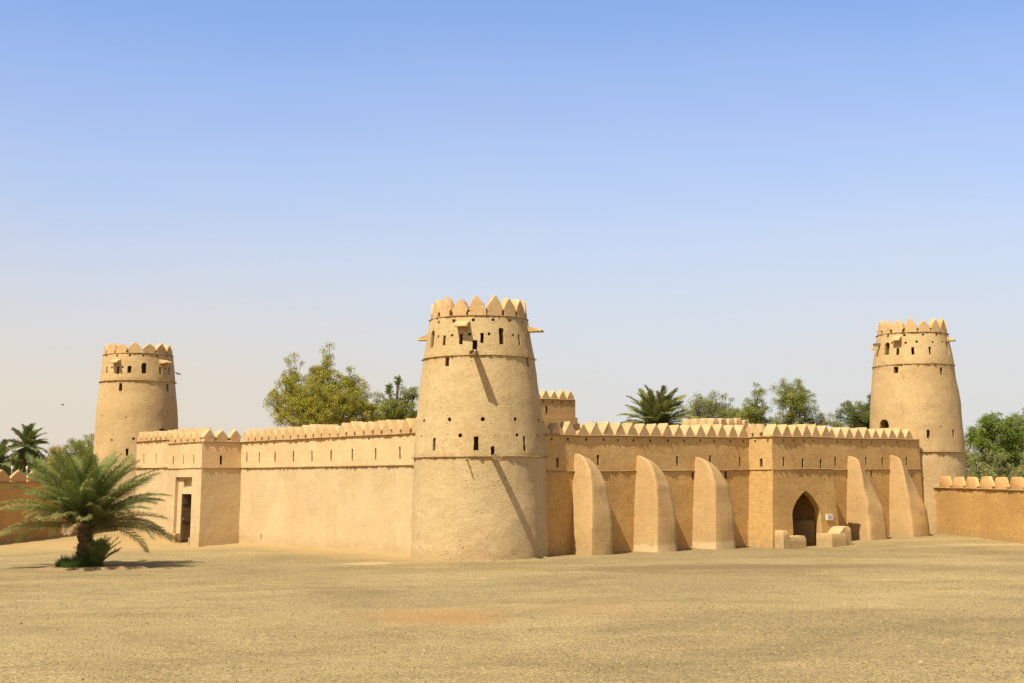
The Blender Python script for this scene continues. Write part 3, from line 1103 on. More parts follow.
def spot(cx, cy, rx, ry, edge=.5):
    mp = n.node('ShaderNodeMapping')
    mp.inputs['Location'].default_value = (-cx / rx, -cy / ry, 0)
    mp.inputs['Scale'].default_value = (1 / rx, 1 / ry, 0)
    n.link(g.outputs['Position'], mp.inputs['Vector'])
    ln = n.node('ShaderNodeVectorMath', operation='LENGTH')
    n.link(mp.outputs[0], ln.inputs[0])
    v = n.math('ADD', ln.outputs['Value'], n.math('MULTIPLY', n.math('SUBTRACT', n.noise(p, 1.1, 5, .7), .5), .9))
    return n.ramp(v, 1.0, 1 - edge)


base = n.mix(n.math('MULTIPLY', spot(-1.9, 31.2, 2.6, 3.0, .8), .55), base, (0.330, 0.177, 0.058))
base = n.mix(n.math('MULTIPLY', spot(2.0, 32.5, 2.8, 2.2, .8), .30), base, (0.310, 0.186, 0.070))


sxg = n.node('ShaderNodeSeparateXYZ')
n.link(g.outputs['Position'], sxg.inputs[0])
xm = n.ramp(sxg.outputs['X'], -1.5, -4.5)


def strip(px, py, nx, ny, w, soft):
    d = n.node('ShaderNodeVectorMath', operation='DOT_PRODUCT')
    d.inputs[1].default_value = (nx, ny, 0)
    n.link(g.outputs['Position'], d.inputs[0])
    v = n.math('SUBTRACT', d.outputs['Value'], px * nx + py * ny)
    v = n.math('ADD', v, n.math('MULTIPLY', n.math('SUBTRACT', n.noise(p, .6, 5, .65), .5), w * .9))
    return n.math('MULTIPLY', n.ramp(v, w + soft, w - soft), xm)


base = n.mix(n.math('MULTIPLY', strip(-13.68, 65.68, -CA, -SA, 1.6, 2.2), .70), base, (0.370, 0.248, 0.100))
base = n.mix(n.math('MULTIPLY', spot(-21, 66, 8, 9, .7), .70), base, (0.356, 0.239, 0.095))
base = n.mix(n.math('MULTIPLY', spot(-5.5, 49.5, 1.2, .9, .5), .7), base, (0.396, 0.285, 0.135))
base = n.mix(n.math('MULTIPLY', spot(21, 58, 5.5, 1.4, .7), .55), base, (0.370, 0.267, 0.125))
base = n.mix(n.math('MULTIPLY', spot(8, 45.5, 9, 2.0, .7), .75), base, (0.150, 0.102, 0.050))
# wheel tracks curving across the yard and trodden paler lines
def track(cx, cy, r, w, seedv):
    d = n.node('ShaderNodeVectorMath', operation='DISTANCE')
    wz = n.node('ShaderNodeSeparateXYZ')
    n.link(g.outputs['Position'], wz.inputs[0])
    cb = n.node('ShaderNodeCombineXYZ')
    n.link(wz.outputs[0], cb.inputs[0])
    n.link(wz.outputs[1], cb.inputs[1])
    n.link(cb.outputs[0], d.inputs[0])
    d.inputs[1].default_value = (cx, cy, 0)
    off = n.math('ABSOLUTE', n.math('SUBTRACT', n.math('ADD', d.outputs['Value'], n.math('MULTIPLY', n.noise(p, .25, 2), .8)), r))
    return n.math('MULTIPLY', n.ramp(off, w, w * .35), n.ramp(n.noise(n.pos((1, 1, 1), seedv), .5, 4, .7), .40, .62))


for cx, cy, rr0, w_ in ((20, 120, 80.0, .14), (20, 120, 81.7, .14), (-40, -60, 104.0, .13), (-40, -60, 105.6, .13), (6, 190, 141.5, .16), (6, 190, 143.1, .16)):
    base = n.mix(n.math('MULTIPLY', track(cx, cy, rr0, w_, cx * .1), .10), base, (.40, .30, .14))
n.link(base, b.inputs['Base Color'])
b1 = n.node('ShaderNodeBump')
b1.inputs['Strength'].default_value = .8
b1.inputs['Distance'].default_value = .05
n.link(n.noise(n.pos((.6, 1.2, 1)), 5, 8, .75), b1.inputs['Height'])
b2 = n.node('ShaderNodeBump')
b2.inputs['Strength'].default_value = .7
b2.inputs['Distance'].default_value = .015
n.link(n.noise(p, 38, 4, .8), b2.inputs['Height'])
n.link(b1.outputs[0], b2.inputs['Normal'])
n.link(b2.outputs[0], b.inputs['Normal'])
SAND = m
gr_o = mesh_obj('ground', vs, fs, SAND, smooth=0)
gr_o.data.shade_smooth()
gr_o['kind'] = 'structure'

# sand drifted against the foot of the walls
def drift(pts, out, wmin, wmax, hmax, sd):
    V, Fc = [], []
    for i, (p_, o_) in enumerate(zip(pts, out)):
        k = abs(mnoise.noise(Vector((i * .16, sd, 0)))) * 1.7
        k = min(1, k + .12)
        wd = wmin + (wmax - wmin) * k + .05 * mnoise.noise(Vector((i * .9, sd, 5)))
        h = hmax * k * (.8 + .4 * random.random())
        for f_, q in ((-.12, 1.0), (.25, .52), (.6, .2), (1.0, -.12)):
            x, y = p_[0] + o_[0] * wd * f_, p_[1] + o_[1] * wd * f_
            V.append((x, y, gz(x, y) + h * q - (.03 if f_ == 1.0 else 0)))
    for i in range(len(pts) - 1):
        for k in range(3):
            Fc.append((i * 4 + k, i * 4 + k + 1, i * 4 + 5 + k, i * 4 + 4 + k))
    o = mesh_obj('sand_drift', V, Fc, SAND, smooth=0)
    o.data.shade_smooth()
    o['kind'] = 'structure'


def wall_path(M, a, b, step=.22, d=.06):
    ks = int(abs(b - a) / step)
    p_ = [M.at(a + (b - a) * i / ks, 0, d, 0) for i in range(ks + 1)]
    n0, n1 = M.at(a, 0, 0, 0), M.at(a, 0, -1, 0)
    o_ = n1 - n0
    return p_, [o_] * len(p_)


drift(*wall_path(LW, 1.3, 17.9), .25, .85, .16, 3)
drift(*wall_path(GS, -4.0, -1.75), .15, .45, .10, 6)
drift(*wall_path(GF, 17.9, 22.2), .15, .5, .10, 8)
drift(*wall_path(RW, 1.4, 13.9), .12, .5, .09, 12)
drift(*wall_path(RW, 18.5, 27.0), .12, .5, .09, 14)
drift(*wall_path(GRF, 13.8, 14.4), .12, .35, .08, 15)
drift(*wall_path(GRS, -3.1, -1.7), .12, .35, .08, 16)
tp, to = [], []
for i in range(60):
    a_ = R(-75 + 140 * i / 59)
    to.append(Vector((math.sin(a_), -math.cos(a_), 0)))
    tp.append(Vector((c1[0], c1[1], 0)) + to[-1] * 2.70)
drift(tp, to, .15, .55, .10, 18)
bw = Line((21.85, 68.2), (23.3, 45.0))
drift(*wall_path(bw, .5, 26), .2, .7, .14, 21)

# loose stones and crumbs of mud over the yard
m, nt, b, out = new_mat('stone_chips')
n = N(nt)
gi = n.node('ShaderNodeNewGeometry')
n.link(n.mix(n.ramp(gi.outputs['Random Per Island'], .1, .9), (.11, .078, .036), (.36, .265, .125)), b.inputs['Base Color'])
PEB = m
V, Fc = [], []
for i in range(17000):
    y = 19.5 + 36 * random.random() ** 1.35
    x = random.uniform(-.42, .42) * y
    if math.hypot(x - TX, y - TY) < 3.0 or (y > 44 and (random.random() < .5)):
        continue
    q_ = Vector((x - TX, y - TY))
    if q_.x * CA + q_.y * SA > -1.77 and -q_.x * SA + q_.y * CA > -1.66:
        continue
    r = random.choice((.008, .010, .012, .014, .018, .024)) * random.uniform(.6, 1.25) * (1.7 if random.random() < .015 else 1)
    k = len(V)
    a = random.uniform(0, 6.28)
    z = gz(x, y)
    for q in range(4):
        V.append((x + r * math.cos(a + q * 1.57) * random.uniform(.7, 1.3), y + r * math.sin(a + q * 1.57) * random.uniform(.7, 1.3), z - .004))
    V.append((x, y, z + r * random.uniform(.6, 1.2)))
    Fc += [(k, k + 1, k + 4), (k + 1, k + 2, k + 4), (k + 2, k + 3, k + 4), (k + 3, k, k + 4)]
o = mesh_obj('loose_stones', V, Fc, PEB, smooth=0)
o['kind'] = 'stuff'
o['label'] = 'small loose stones scattered over the sandy yard'

# ------------------------------------------------------------------ palms
def frond_geo(length, rise, curve, nleaf, leaf_len, width, twist=.0, droop=.35, mess=.14):
    """one pinnate frond growing from the origin along +x, rising and arching over"""
    vs, fs = [], []
    pts = []
    ang = rise
    p_ = Vector((0, 0, 0))
    seg = 14
    for i in range(seg + 1):
        pts.append(p_.copy())
        p_ += Vector((math.cos(ang), 0, math.sin(ang))) * (length / seg)
        ang -= curve / seg * (.5 + 1.1 * i / seg)
    side = random.uniform(-.12, .12)
    for i, q in enumerate(pts):
        q.y += side * length * (i / seg) ** 2
    # stalk: three-sided tapering
    for i, q in enumerate(pts):
        r = .028 * (1 - i / (seg + 2)) * (length / 3)
        vs += [q + Vector((0, r, 0)), q + Vector((0, -r, 0)), q + Vector((0, 0, -r * 1.3))]
    for i in range(seg):
        for k in range(3):
            k2 = (k + 1) % 3
            fs.append((i * 3 + k, i * 3 + k2, i * 3 + 3 + k2, i * 3 + 3 + k))
    for j in range(nleaf):
        f = .14 + .86 * (j + random.random() * .6) / nleaf
        x = f * seg
        i = min(int(x), seg - 1)
        q = pts[i].lerp(pts[i + 1], x - i)
        t = (pts[i + 1] - pts[i]).normalized()
        up = Vector((-t.z, 0, t.x))
        ll = leaf_len * (.45 + .75 * math.sin(math.pi * min(1, f * .82 + .12))) * random.uniform(.8, 1.12)
        if f > .93:
            ll *= .75
        for sgn in (-1, 1):
            lat = Vector((0, sgn, 0))
            fwd = .45 + .75 * f + random.uniform(-mess, mess)
            v_ = random.uniform(.10, .55) + random.uniform(-mess, mess) * .6
            d = (lat + t * fwd + up * v_).normalized()
            mid = q + d * ll * .55
            tip = mid + (d * .8 + Vector((0, 0, -droop * random.uniform(.3, 1.3)))).normalized() * ll * .45
            wv = (t - d * t.dot(d)).normalized() * width * random.uniform(.8, 1.2)
            k = len(vs)
            vs += [q - wv * .35, q + wv * .35, mid + wv * .5, mid - wv * .5, tip]
            fs += [(k, k + 1, k + 2, k + 3), (k + 3, k + 2, k + 4)]
    return vs, fs


def place(vs, loc, az, roll=0):
    m_ = Matrix.Translation(loc) @ Matrix.Rotation(az, 4, 'Z') @ Matrix.Rotation(roll, 4, 'X')
    return [m_ @ Vector(v) for v in vs]


PL_A = leaf('palm_leaf_green', (.096, .124, .032), (.195, .212, .068), (.126, .154, .042))
PL_B = leaf('palm_leaf_olive', (.180, .168, .052), (.260, .228, .084), (.130, .128, .038))
PL_D = leaf('palm_leaf_dry', (.30, .21, .10), (.22, .145, .065), (.26, .17, .08), .15)


def palm_trunk(loc, h, r, parent, name='trunk'):
    G = Geo()
    n_ = max(4, int(h / .12))
    G.tube([(loc[0] + .02 * math.sin(i), loc[1], loc[2] - .2 + (h + .2) * i / n_) for i in range(n_ + 1)],
           [r * (1.12 - .2 * i / n_ + (.06 if i % 2 else -.04)) for i in range(n_ + 1)], 10)
    # old leaf bases
    k = 0
    z = .05
    while z < h:
        a = k * 2.4
        rr_ = r * (1.1 - .2 * z / h)
        c = Vector((loc[0] + math.cos(a) * rr_ * .92, loc[1] + math.sin(a) * rr_ * .92, loc[2] + z))
        o_ = Vector((math.cos(a), math.sin(a), 0))
        s_ = Vector((-math.sin(a), math.cos(a), 0))
        ln = random.uniform(.12, .22) * (r / .25)
        wd = .075 * (r / .25)
        top = c + o_ * ln * .55 + Vector((0, 0, ln))
        G.add([c - s_ * wd, c + s_ * wd, top + s_ * wd * .6, top - s_ * wd * .6, c - s_ * wd * .7 + Vector((0, 0, ln * .9)), c + s_ * wd * .7 + Vector((0, 0, ln * .9))],
              [(0, 1, 2, 3), (3, 2, 5, 4), (0, 3, 4), (1, 5, 2), (0, 4, 5, 1)])
        k += 1
        z += .028 * (.25 / r) ** .3
    return G.build(name, PALM_BARK, parent, 0)


# the young date palm in front of the wall
PX, PY = -15.85, 48.6
pz = gz(PX, PY)
dp = thing('date_palm', 'short bushy date palm growing alone from a grassy patch in the yard', 'palm tree', (PX, PY, pz))
palm_trunk((PX, PY, pz), 1.6, .25, dp)
random.seed(21)
NF = 96
for i in range(NF):
    f = (i + .5) / NF                       # 0 lowest .. 1 youngest
    az = i * 2.39996 + random.uniform(-.2, .2)
    rise = R(7 + 74 * f ** .85 + random.uniform(-8, 8))
    ln = (3.25 - .25 * f) * random.uniform(.84, 1.06)
    cv = R(56 - 22 * f + random.uniform(-14, 14))
    toward = math.cos(az + math.pi / 2)            # 1 = straight at the open yard
    if f < .40 and toward > .55:
        rise += R(13)
        ln *= .78
    mat = PL_D if i == 2 else (PL_B if f < .36 + random.uniform(-.2, .2) else PL_A)
    v_, f_ = frond_geo(ln, rise, cv, 125, .43, .0155, droop=.8, mess=.30)
    base_ = Vector((PX, PY, pz + 1.36 + .42 * f)) + Vector((math.cos(az), math.sin(az), 0)) * (.17 * (1 - f))
    o = mesh_obj('frond', place(v_, base_, az, random.uniform(-.5, .5)), f_, mat, dp, smooth=0)
# offshoot at the foot of the trunk
for i in range(26):
    az = R(random.uniform(-70, 100) if i % 3 else random.uniform(0, 360))
    v_, f_ = frond_geo(random.uniform(.8, 1.3), R(random.uniform(45, 86)), R(random.uniform(10, 40)), 24, .30, .026, droop=.1)
    mesh_obj('offshoot_frond', place(v_, Vector((PX + .50 + random.uniform(-.12, .12), PY - .25 + random.uniform(-.1, .1), pz + .05)), az), f_, PL_A, dp, smooth=0)

# grass round its foot
GRASS = leaf('grass_blades', (.032, .066, .014), (.070, .108, .028), (.045, .080, .016))
V, Fc = [], []
random.seed(5)
for i in range(13000):
    a = random.uniform(0, 6.283)
    q = random.random() ** .6
    x = PX - .15 + math.cos(a) * 1.38 * q * (1 + .18 * math.sin(3 * a + 1))
    y = PY - .35 + math.sin(a) * .95 * q * (1 + .15 * math.sin(2 * a))
    if q > .55 and mnoise.noise(Vector((x * 1.7, y * 1.7, 9))) < (q - .62) * 1.2:
        continue
    h = random.uniform(.14, .62) * (1.15 - .65 * q) * (.6 + .8 * abs(mnoise.noise(Vector((x * 2.2, y * 2.2, 3)))) * 1.6)
    z = gz(x, y) - .02
    b_ = random.uniform(0, 6.28)
    w = .013
    lx, ly = random.uniform(-.12, .12), random.uniform(-.12, .12)
    k = len(V)
    V += [(x - w * math.cos(b_), y - w * math.sin(b_), z), (x + w * math.cos(b_), y + w * math.sin(b_), z), (x + lx, y + ly, z + h)]
    Fc.append((k, k + 1, k + 2))
o = mesh_obj('grass', V, Fc, GRASS, smooth=0)
o['kind'] = 'stuff'
o['label'] = 'tuft of green grass round the foot of the date palm'
# dark damp earth under the palm
V = []
ring_n = 48
m, nt, b, out = new_mat('damp_earth')
n = N(nt)
n.link(n.mix(n.ramp(n.noise(n.pos(), 6, 6, .7), .35, .65), (.20, .125, .062), (.30, .20, .10)), b.inputs['Base Color'])
bp = n.node('ShaderNodeBump')
bp.inputs['Distance'].default_value = .06
n.link(n.noise(n.pos(), 9, 6, .7), bp.inputs['Height'])
n.link(bp.outputs[0], b.inputs['Normal'])
EARTH = m
Fc = []
V.append((PX + .35, PY - .45, gz(PX + .35, PY - .45) + .05))
for lvl, (k, dz) in enumerate(((.5, .07), (.85, .06), (1.0, -.03))):
    for i in range(ring_n):
        a = 2 * math.pi * i / ring_n
        j = 1 + .14 * math.sin(3 * a + 2) + .10 * mnoise.noise(Vector((math.cos(a) * 3, math.sin(a) * 3, 1)))
        x = PX + .35 + math.cos(a) * 2.05 * k * j
        y = PY - .45 + math.sin(a) * 1.15 * k * j
        V.append((x, y, gz(x, y) + dz))
for i in range(ring_n):
    j = (i + 1) % ring_n
    Fc.append((0, 1 + i, 1 + j))
    for l in range(2):
        Fc.append((1 + l * ring_n + i, 1 + (l + 1) * ring_n + i, 1 + (l + 1) * ring_n + j, 1 + l * ring_n + j))
o = mesh_obj('soil_patch', V, Fc, EARTH, smooth=0)
o.data.shade_smooth()
o['kind'] = 'structure'


def far_palm(label, x, y, h, spread, nf, dense=1.0, lean=0, mats=None, r=.22, lo=-35, group=None):
    root = thing('date_palm', label, 'palm tree', (x, y, 0), 0, group)
    palm_trunk((x, y, 0), h, r, root)
    for mi, mat in enumerate(mats or (PL_A,)):
        V, Fc = [], []
        for i in range(nf):
            if i % len(mats) != mi and mats:
                continue
            f = (i + .5) / nf
            az = i * 2.39996 + random.uniform(-.2, .2)
            v_, f_ = frond_geo(spread * random.uniform(.88, 1.08), R(lo + (85 - lo) * f + random.uniform(-8, 8)), R(58 - 24 * f), int(46 * dense), .42, .055)
            v_ = place(v_, Vector((x, y, h + .15 * f)), az, random.uniform(-.4, .4))
            k = len(V)
            V += v_
            Fc += [tuple(q + k for q in ff) for ff in f_]
        mesh_obj('crown', V, Fc, mat, root, smooth=0)
    return root


random.seed(33)
PL_F = leaf('palm_leaf_far', (0.090, 0.120, 0.042), (0.150, 0.173, 0.068), (0.128, 0.143, 0.060))
far_palm('broad date palm crown rising behind the buttressed right wall', 9.75, 88, 6.15, 2.85, 84, 1.1, mats=(PL_A, PL_B), r=.3, lo=-15)
far_palm('tall date palm beyond the low wall at far left', -35.4, 95, 5.35, 1.75, 40, .9, mats=(PL_F, PL_A), lo=-55)
far_palm('date palm cut by the left picture edge, beyond the low wall', -36.6, 92, 3.9, 2.0, 40, .9, mats=(PL_F,), lo=-40)
far_palm('small pale date palm low behind the wall right of the gateway roof', 18.9, 88, 4.9, 1.7, 26, .9, mats=(PL_B, PL_A), lo=0)
far_palm('little date palm whose tips just top the wall beside the corner tower', 6.0, 86, 5.0, 1.5, 14, .8, mats=(PL_A,), lo=10)

# ------------------------------------------------------------------ broadleaf trees
def tree(name, label, x, y, h, lobes, leafm, n_leaf, size, trunk_r=.22, clump=.55, group=None, sway=.5, seed=1, hole=.35, cat='tree', minz=0.0):
    """lobes: (dx, dy, z, rx, rz) ellipsoids the crown fills; twigs reach every clump and leaves sit round the twigs"""
    rs = np.random.default_rng(seed)
    random.seed(seed)
    root = thing(name, label, cat, (x, y, 0), 0, group)
    vol = np.array([l[3] ** 2 * l[4] for l in lobes])
    vol = vol / vol.sum()
    G = Geo()
    fork = Vector((x, y, max(.4, min(l[2] - l[4] for l in lobes) * .75)))
    G.tube([(x, y, -.3), (x + .06, y, fork.z * .5), tuple(fork)], [trunk_r * 1.3, trunk_r, trunk_r * .85], 8)
    cent, crad = [], []
    hubs = []
    for l in lobes:
        c = Vector((x + l[0], y + l[1], l[2]))
        hub = c - Vector((0, 0, l[4] * .35))
        mid = fork.lerp(hub, .5) + Vector((rs.normal() * .2, rs.normal() * .2, rs.normal() * .15))
        G.tube([fork, mid, hub], [trunk_r * .6, trunk_r * .42, trunk_r * .28], 6)
        hubs.append(hub)
    nclump = max(22, int(n_leaf / 150))
    for i in range(nclump):
        li = rs.choice(len(lobes), p=vol)
        l = lobes[li]
        while True:
            d = rs.normal(size=3)
            d /= np.linalg.norm(d)
            rr_ = rs.random() ** .42
            q = np.array([x + l[0] + d[0] * l[3] * rr_, y + l[1] + d[1] * l[3] * rr_, l[2] + d[2] * l[4] * rr_])
            if mnoise.noise(Vector(q * .75 + seed)) > -hole or rs.random() < .25:
                break
        q += rs.normal(size=3) * .06
        cent.append(q)
        crad.append(clump * rs.uniform(.5, 1.15))
        m_ = hubs[li].lerp(Vector(q), .55) + Vector(rs.normal(size=3) * .12)
        G.tube([hubs[li], m_, Vector(q), Vector(q) + Vector((d[0], d[1], max(d[2], .1))) * crad[-1] * .8], [.035, .02, .011, .004], 4, False)
    G.build('trunk', BARK, root, 40)
    cent = np.array(cent)
    crad = np.array(crad)
    w = crad ** 2
    idx = rs.choice(len(cent), size=n_leaf, p=w / w.sum())
    d = rs.normal(size=(n_leaf, 3))
    d /= np.linalg.norm(d, axis=1)[:, None]
    rad = rs.random(n_leaf) ** .5
    pos = cent[idx] + d * (rad * crad[idx])[:, None] * np.array([1, 1, .8])
    # twigs hang a little: pull outer leaves down
    pos[:, 2] -= sway * rad ** 2 * crad[idx] * rs.random(n_leaf)
    a = rs.normal(size=(n_leaf, 3)) + np.array([0, 0, .2])
    a /= np.linalg.norm(a, axis=1)[:, None]
    b_ = np.cross(a, rs.normal(size=(n_leaf, 3)))
    b_ /= np.linalg.norm(b_, axis=1)[:, None]
    sz = size * rs.uniform(.6, 1.25, n_leaf)
    A = a * sz[:, None]
    B = b_ * (sz * .42)[:, None]
    vv = np.empty((n_leaf, 4, 3))
    vv[:, 0] = pos - A
    vv[:, 1] = pos - B * .9 + A * .1
    vv[:, 2] = pos + A
    vv[:, 3] = pos + B * .9 + A * .1
    me = bpy.data.meshes.new('crown')
    me.vertices.add(n_leaf * 4)
    me.vertices.foreach_set('co', vv.reshape(-1))
    me.loops.add(n_leaf * 4)
    me.loops.foreach_set('vertex_index', np.arange(n_leaf * 4, dtype=np.int32))
    me.polygons.add(n_leaf)
    me.polygons.foreach_set('loop_start', np.arange(0, n_leaf * 4, 4, dtype=np.int32))
    me.update(calc_edges=True)
    me.validate()
    link_mesh('crown', me, leafm, root, 0)
    return root


LF_OL = leaf('leaf_olive_yellow', (.290, .265, .034), (.430, .370, .052), (.185, .175, .028), .4)
LF_MG = leaf('leaf_mid_green', (.200, .215, .042), (.300, .300, .068), (.130, .150, .032), .4)
LF_GR = leaf('leaf_grey_green', (.200, .200, .068), (.290, .280, .105), (.145, .150, .050), .35)
LF_DK = leaf('leaf_dark_green', (.100, .125, .030), (.180, .200, .055), (.075, .098, .025), .35)
LF_BR = leaf('leaf_bright_green', (.130, .190, .028), (.190, .250, .042), (.115, .150, .032), .4)
LF_YE = leaf('leaf_yellowing', (.380, .275, .036), (.260, .220, .036), (.420, .270, .036))

tree('ghaf_tree', 'large olive green ghaf tree with a ragged crown behind the long sunlit left wall', -12.8, 88, 12.2,
     [(-2.2, 0, 8.6, 1.45, 1.8), (-2.1, .3, 10.1, 1.0, 1.45), (-.2, .2, 9.7, 1.2, 1.3), (.1, .2, 10.9, .85, 1.35), (.4, -.6, 8.3, 2.3, 1.8), (2.2, .2, 8.2, 1.5, 1.5), (-.8, -.6, 7.6, 2.6, 1.5),
      (1.75, .3, 9.6, 1.0, 1.25), (-3.1, 0, 8.0, .75, 1.3), (3.4, .2, 7.6, 1.4, 1.4), (4.7, .3, 7.0, 1.3, 1.1), (2.6, -.4, 7.0, 1.6, 1.2)],
     LF_OL, 95000, .058, .22, .46, seed=3, hole=.26)
tree('lopped_tree', 'thin lopped tree with bare stubs and small green tufts left of the corner tower', -7.3, 84, 9.7,
     [(-.5, 0, 7.3, 1.0, .85), (.5, 0, 7.2, 1.0, .85), (-.9, .2, 8.2, .40, .5), (.95, 0, 8.4, .55, .55), (.1, 0, 8.3, .75, .7)],
     LF_MG, 17000, .052, .2, .34, seed=9)
lt = [o for o in COL.objects if o.name.startswith('lopped_tree')][0]
G = Geo()
G.tube([(-7.6, 84, 6.4), (-7.45, 83.9, 8.2), (-7.4, 83.9, 9.35)], [.10, .09, .075], 7)
G.tube([(-7.5, 84, 6.9), (-7.85, 83.9, 7.8), (-7.95, 83.9, 8.85)], [.09, .08, .07], 7)
G.tube([(-7.4, 84, 6.9), (-6.9, 84, 7.8), (-6.3, 84, 8.5)], [.07, .05, .03], 6)
G.build('stub', BARK, lt, 40)
for k, (qx, qz) in enumerate(((-7.38, 9.45), (-7.95, 8.95))):
    V, Fc = [], []
    for i in range(130):
        a = random.uniform(0, 6.28)
        e = random.uniform(-.4, 1.2)
        d = Vector((math.cos(a) * math.cos(e), math.sin(a) * math.cos(e), math.sin(e)))
        s_ = d.cross(Vector((random.random(), random.random(), random.random()))).normalized() * .03
        c = Vector((qx, 83.9, qz - random.uniform(0, .5)))
        l = random.uniform(.10, .30)
        kk = len(V)
        V += [c - s_ * .3, c + s_ * .3, c + d * l + s_, c + d * l * 1.3, c + d * l - s_]
        Fc.append((kk, kk + 1, kk + 2, kk + 3, kk + 4))
    mesh_obj('leaf_tuft', V, Fc, LF_BR, lt, smooth=0)

tree('olive_tree', 'grey green rounded tree just right of the broad palm behind the right wall', 14.5, 95, 9.4,
     [(-.9, 0, 7.6, 1.4, 1.35), (.9, 0, 7.9, 1.4, 1.4), (0, 0, 7.0, 1.9, 1.4), (1.7, 0, 7.0, 1.0, 1.0)], LF_GR, 20700, 0.058, .25, .5, seed=12, hole=.15)
tree('ghaf_tree', 'slim olive green tree, left one of the tall pair behind the right wall', 17.2, 92.5, 9.7,
     [(.1, 0, 8.3, .85, 1.4), (-.6, 0, 7.2, 1.2, 1.2), (.4, 0, 7.0, 1.0, 1.5)], LF_MG, 14949, 0.054, .2, .42, seed=14, hole=.1)
tree('ghaf_tree', 'tall rounded olive green tree, right one of the pair behind the right wall', 19.9, 92, 10.0,
     [(-.2, 0, 8.6, 1.25, 1.4), (.4, 0, 8.0, 1.35, 1.4), (-.4, 0, 7.1, 1.2, 1.4), (1.3, 0, 6.8, .95, 1.0)], LF_MG, 21850, 0.054, .24, .45, seed=16, hole=.08)
tree('sapling', 'sparse wispy sapling above the wall just right of the gateway', 22.5, 92, 7.7,
     [(-.4, 0, 6.7, .6, .6), (.4, 0, 6.5, .6, .55), (-.5, 0, 7.2, .2, .35)], LF_GR, 2989, 0.048, .1, .4, seed=18)
tree('broadleaf_tree', 'dark green leafy tree hard against the left side of the far right tower', 25.4, 95, 9.0,
     [(-.5, 0, 7.4, 1.1, 1.3), (.7, 0, 7.9, 1.1, 1.3), (.2, 0, 6.6, 1.4, 1.3)], LF_DK, 18400, 0.065, .22, .45, seed=20, hole=.1)
# right of the far tower
tree('broadleaf_tree', 'bright green drooping tree standing right of the far right tower', 29.6, 80, 7.2,
     [(.5, 0, 5.9, 1.15, 1.2), (1.1, 0, 5.2, .95, 1.4), (-.7, 0, 5.9, .9, .8), (-.9, 0, 4.9, .9, 1.0), (.3, 0, 4.6, 1.4, 1.2)], LF_BR, 26000, .062, .18, .40, seed=22, hole=.25, sway=1.0)
tree('thicket_tree', 'dull olive thicket tree behind the low right wall, next to the tower', 27.9, 84, 5.8,
     [(-.8, 0, 4.6, 1.6, 1.5), (1.2, 0, 4.2, 1.8, 1.5), (0, 0, 3.0, 2.4, 1.8)], LF_MG, 30000, .066, .2, .5, seed=24, hole=.3)
tree('thicket_tree', 'dull olive thicket tree behind the low right wall, at the right picture edge', 32.2, 83, 6.8,
     [(.3, 0, 5.4, 1.5, 1.5), (1.5, 0, 5.8, 1.4, 1.5), (-.8, 0, 4.2, 1.8, 1.5), (.8, 0, 3.6, 2.4, 2.0)], LF_GR, 36000, .066, .24, .5, seed=26, hole=.3)
tree('thicket_tree', 'low grey green bush spreading under the bright drooping tree', 29.3, 78, 4.2,
     [(-1.6, 0, 3.1, 1.4, 1.3), (.4, 0, 3.0, 1.6, 1.3), (2.0, 0, 3.1, 1.5, 1.4)], LF_GR, 24000, .064, .14, .46, seed=27, hole=.3)
# far left
tree('shrub_tree', 'yellowing shrub between the tall left palm and the rounded green tree', -34.4, 99, 6.0,
     [(0, 0, 5.0, .9, .85), (.2, 0, 4.0, 1.2, 1.0)], LF_YE, 7359, 0.061, .16, .42, seed=30)
tree('broadleaf_tree', 'rounded yellow green tree against the left side of the far left tower', -32.3, 98, 6.6,
     [(.6, 0, 5.8, 1.2, .9), (-.6, 0, 5.3, 1.2, .95), (.2, 0, 4.4, 1.8, 1.2)], LF_MG, 14949, 0.061, .22, .45, seed=31)
tree('thicket_tree', 'low hedge-like green tree behind the left boundary wall', -38.0, 100, 4.2,
     [(-2, 0, 3.4, 2.2, 1.5), (.5, 0, 3.6, 2.0, 1.6), (3.0, 0, 3.4, 2.0, 1.7)], LF_MG, 30000, .068, .18, .55, seed=33)

# ------------------------------------------------------------------ small garden lamps beyond the left wall
for k, (lx, lab) in enumerate(((-30.15, 'grey garden lamp post with a white head, left of the two beyond the left wall'),
                               (-29.25, 'grey garden lamp post with a white head, right of the two beyond the left wall'))):
    lp = thing('garden_lamp', lab, 'lamp', (lx, 78.6, 0), 0, 'garden lamps beyond the left wall')
    G = Geo()
    G.tube([(lx, 78.6, -.1), (lx, 78.6, 3.72)], .055, 8)
    G.build('post', METAL, lp)
    G = Geo()
    G.tube([(lx, 78.6, 3.72), (lx, 78.6, 3.76), (lx, 78.6, 3.88), (lx, 78.6, 3.91)], [.05, .065, .065, .035], 10)
    G.build('lamp_head', WHITE, lp)


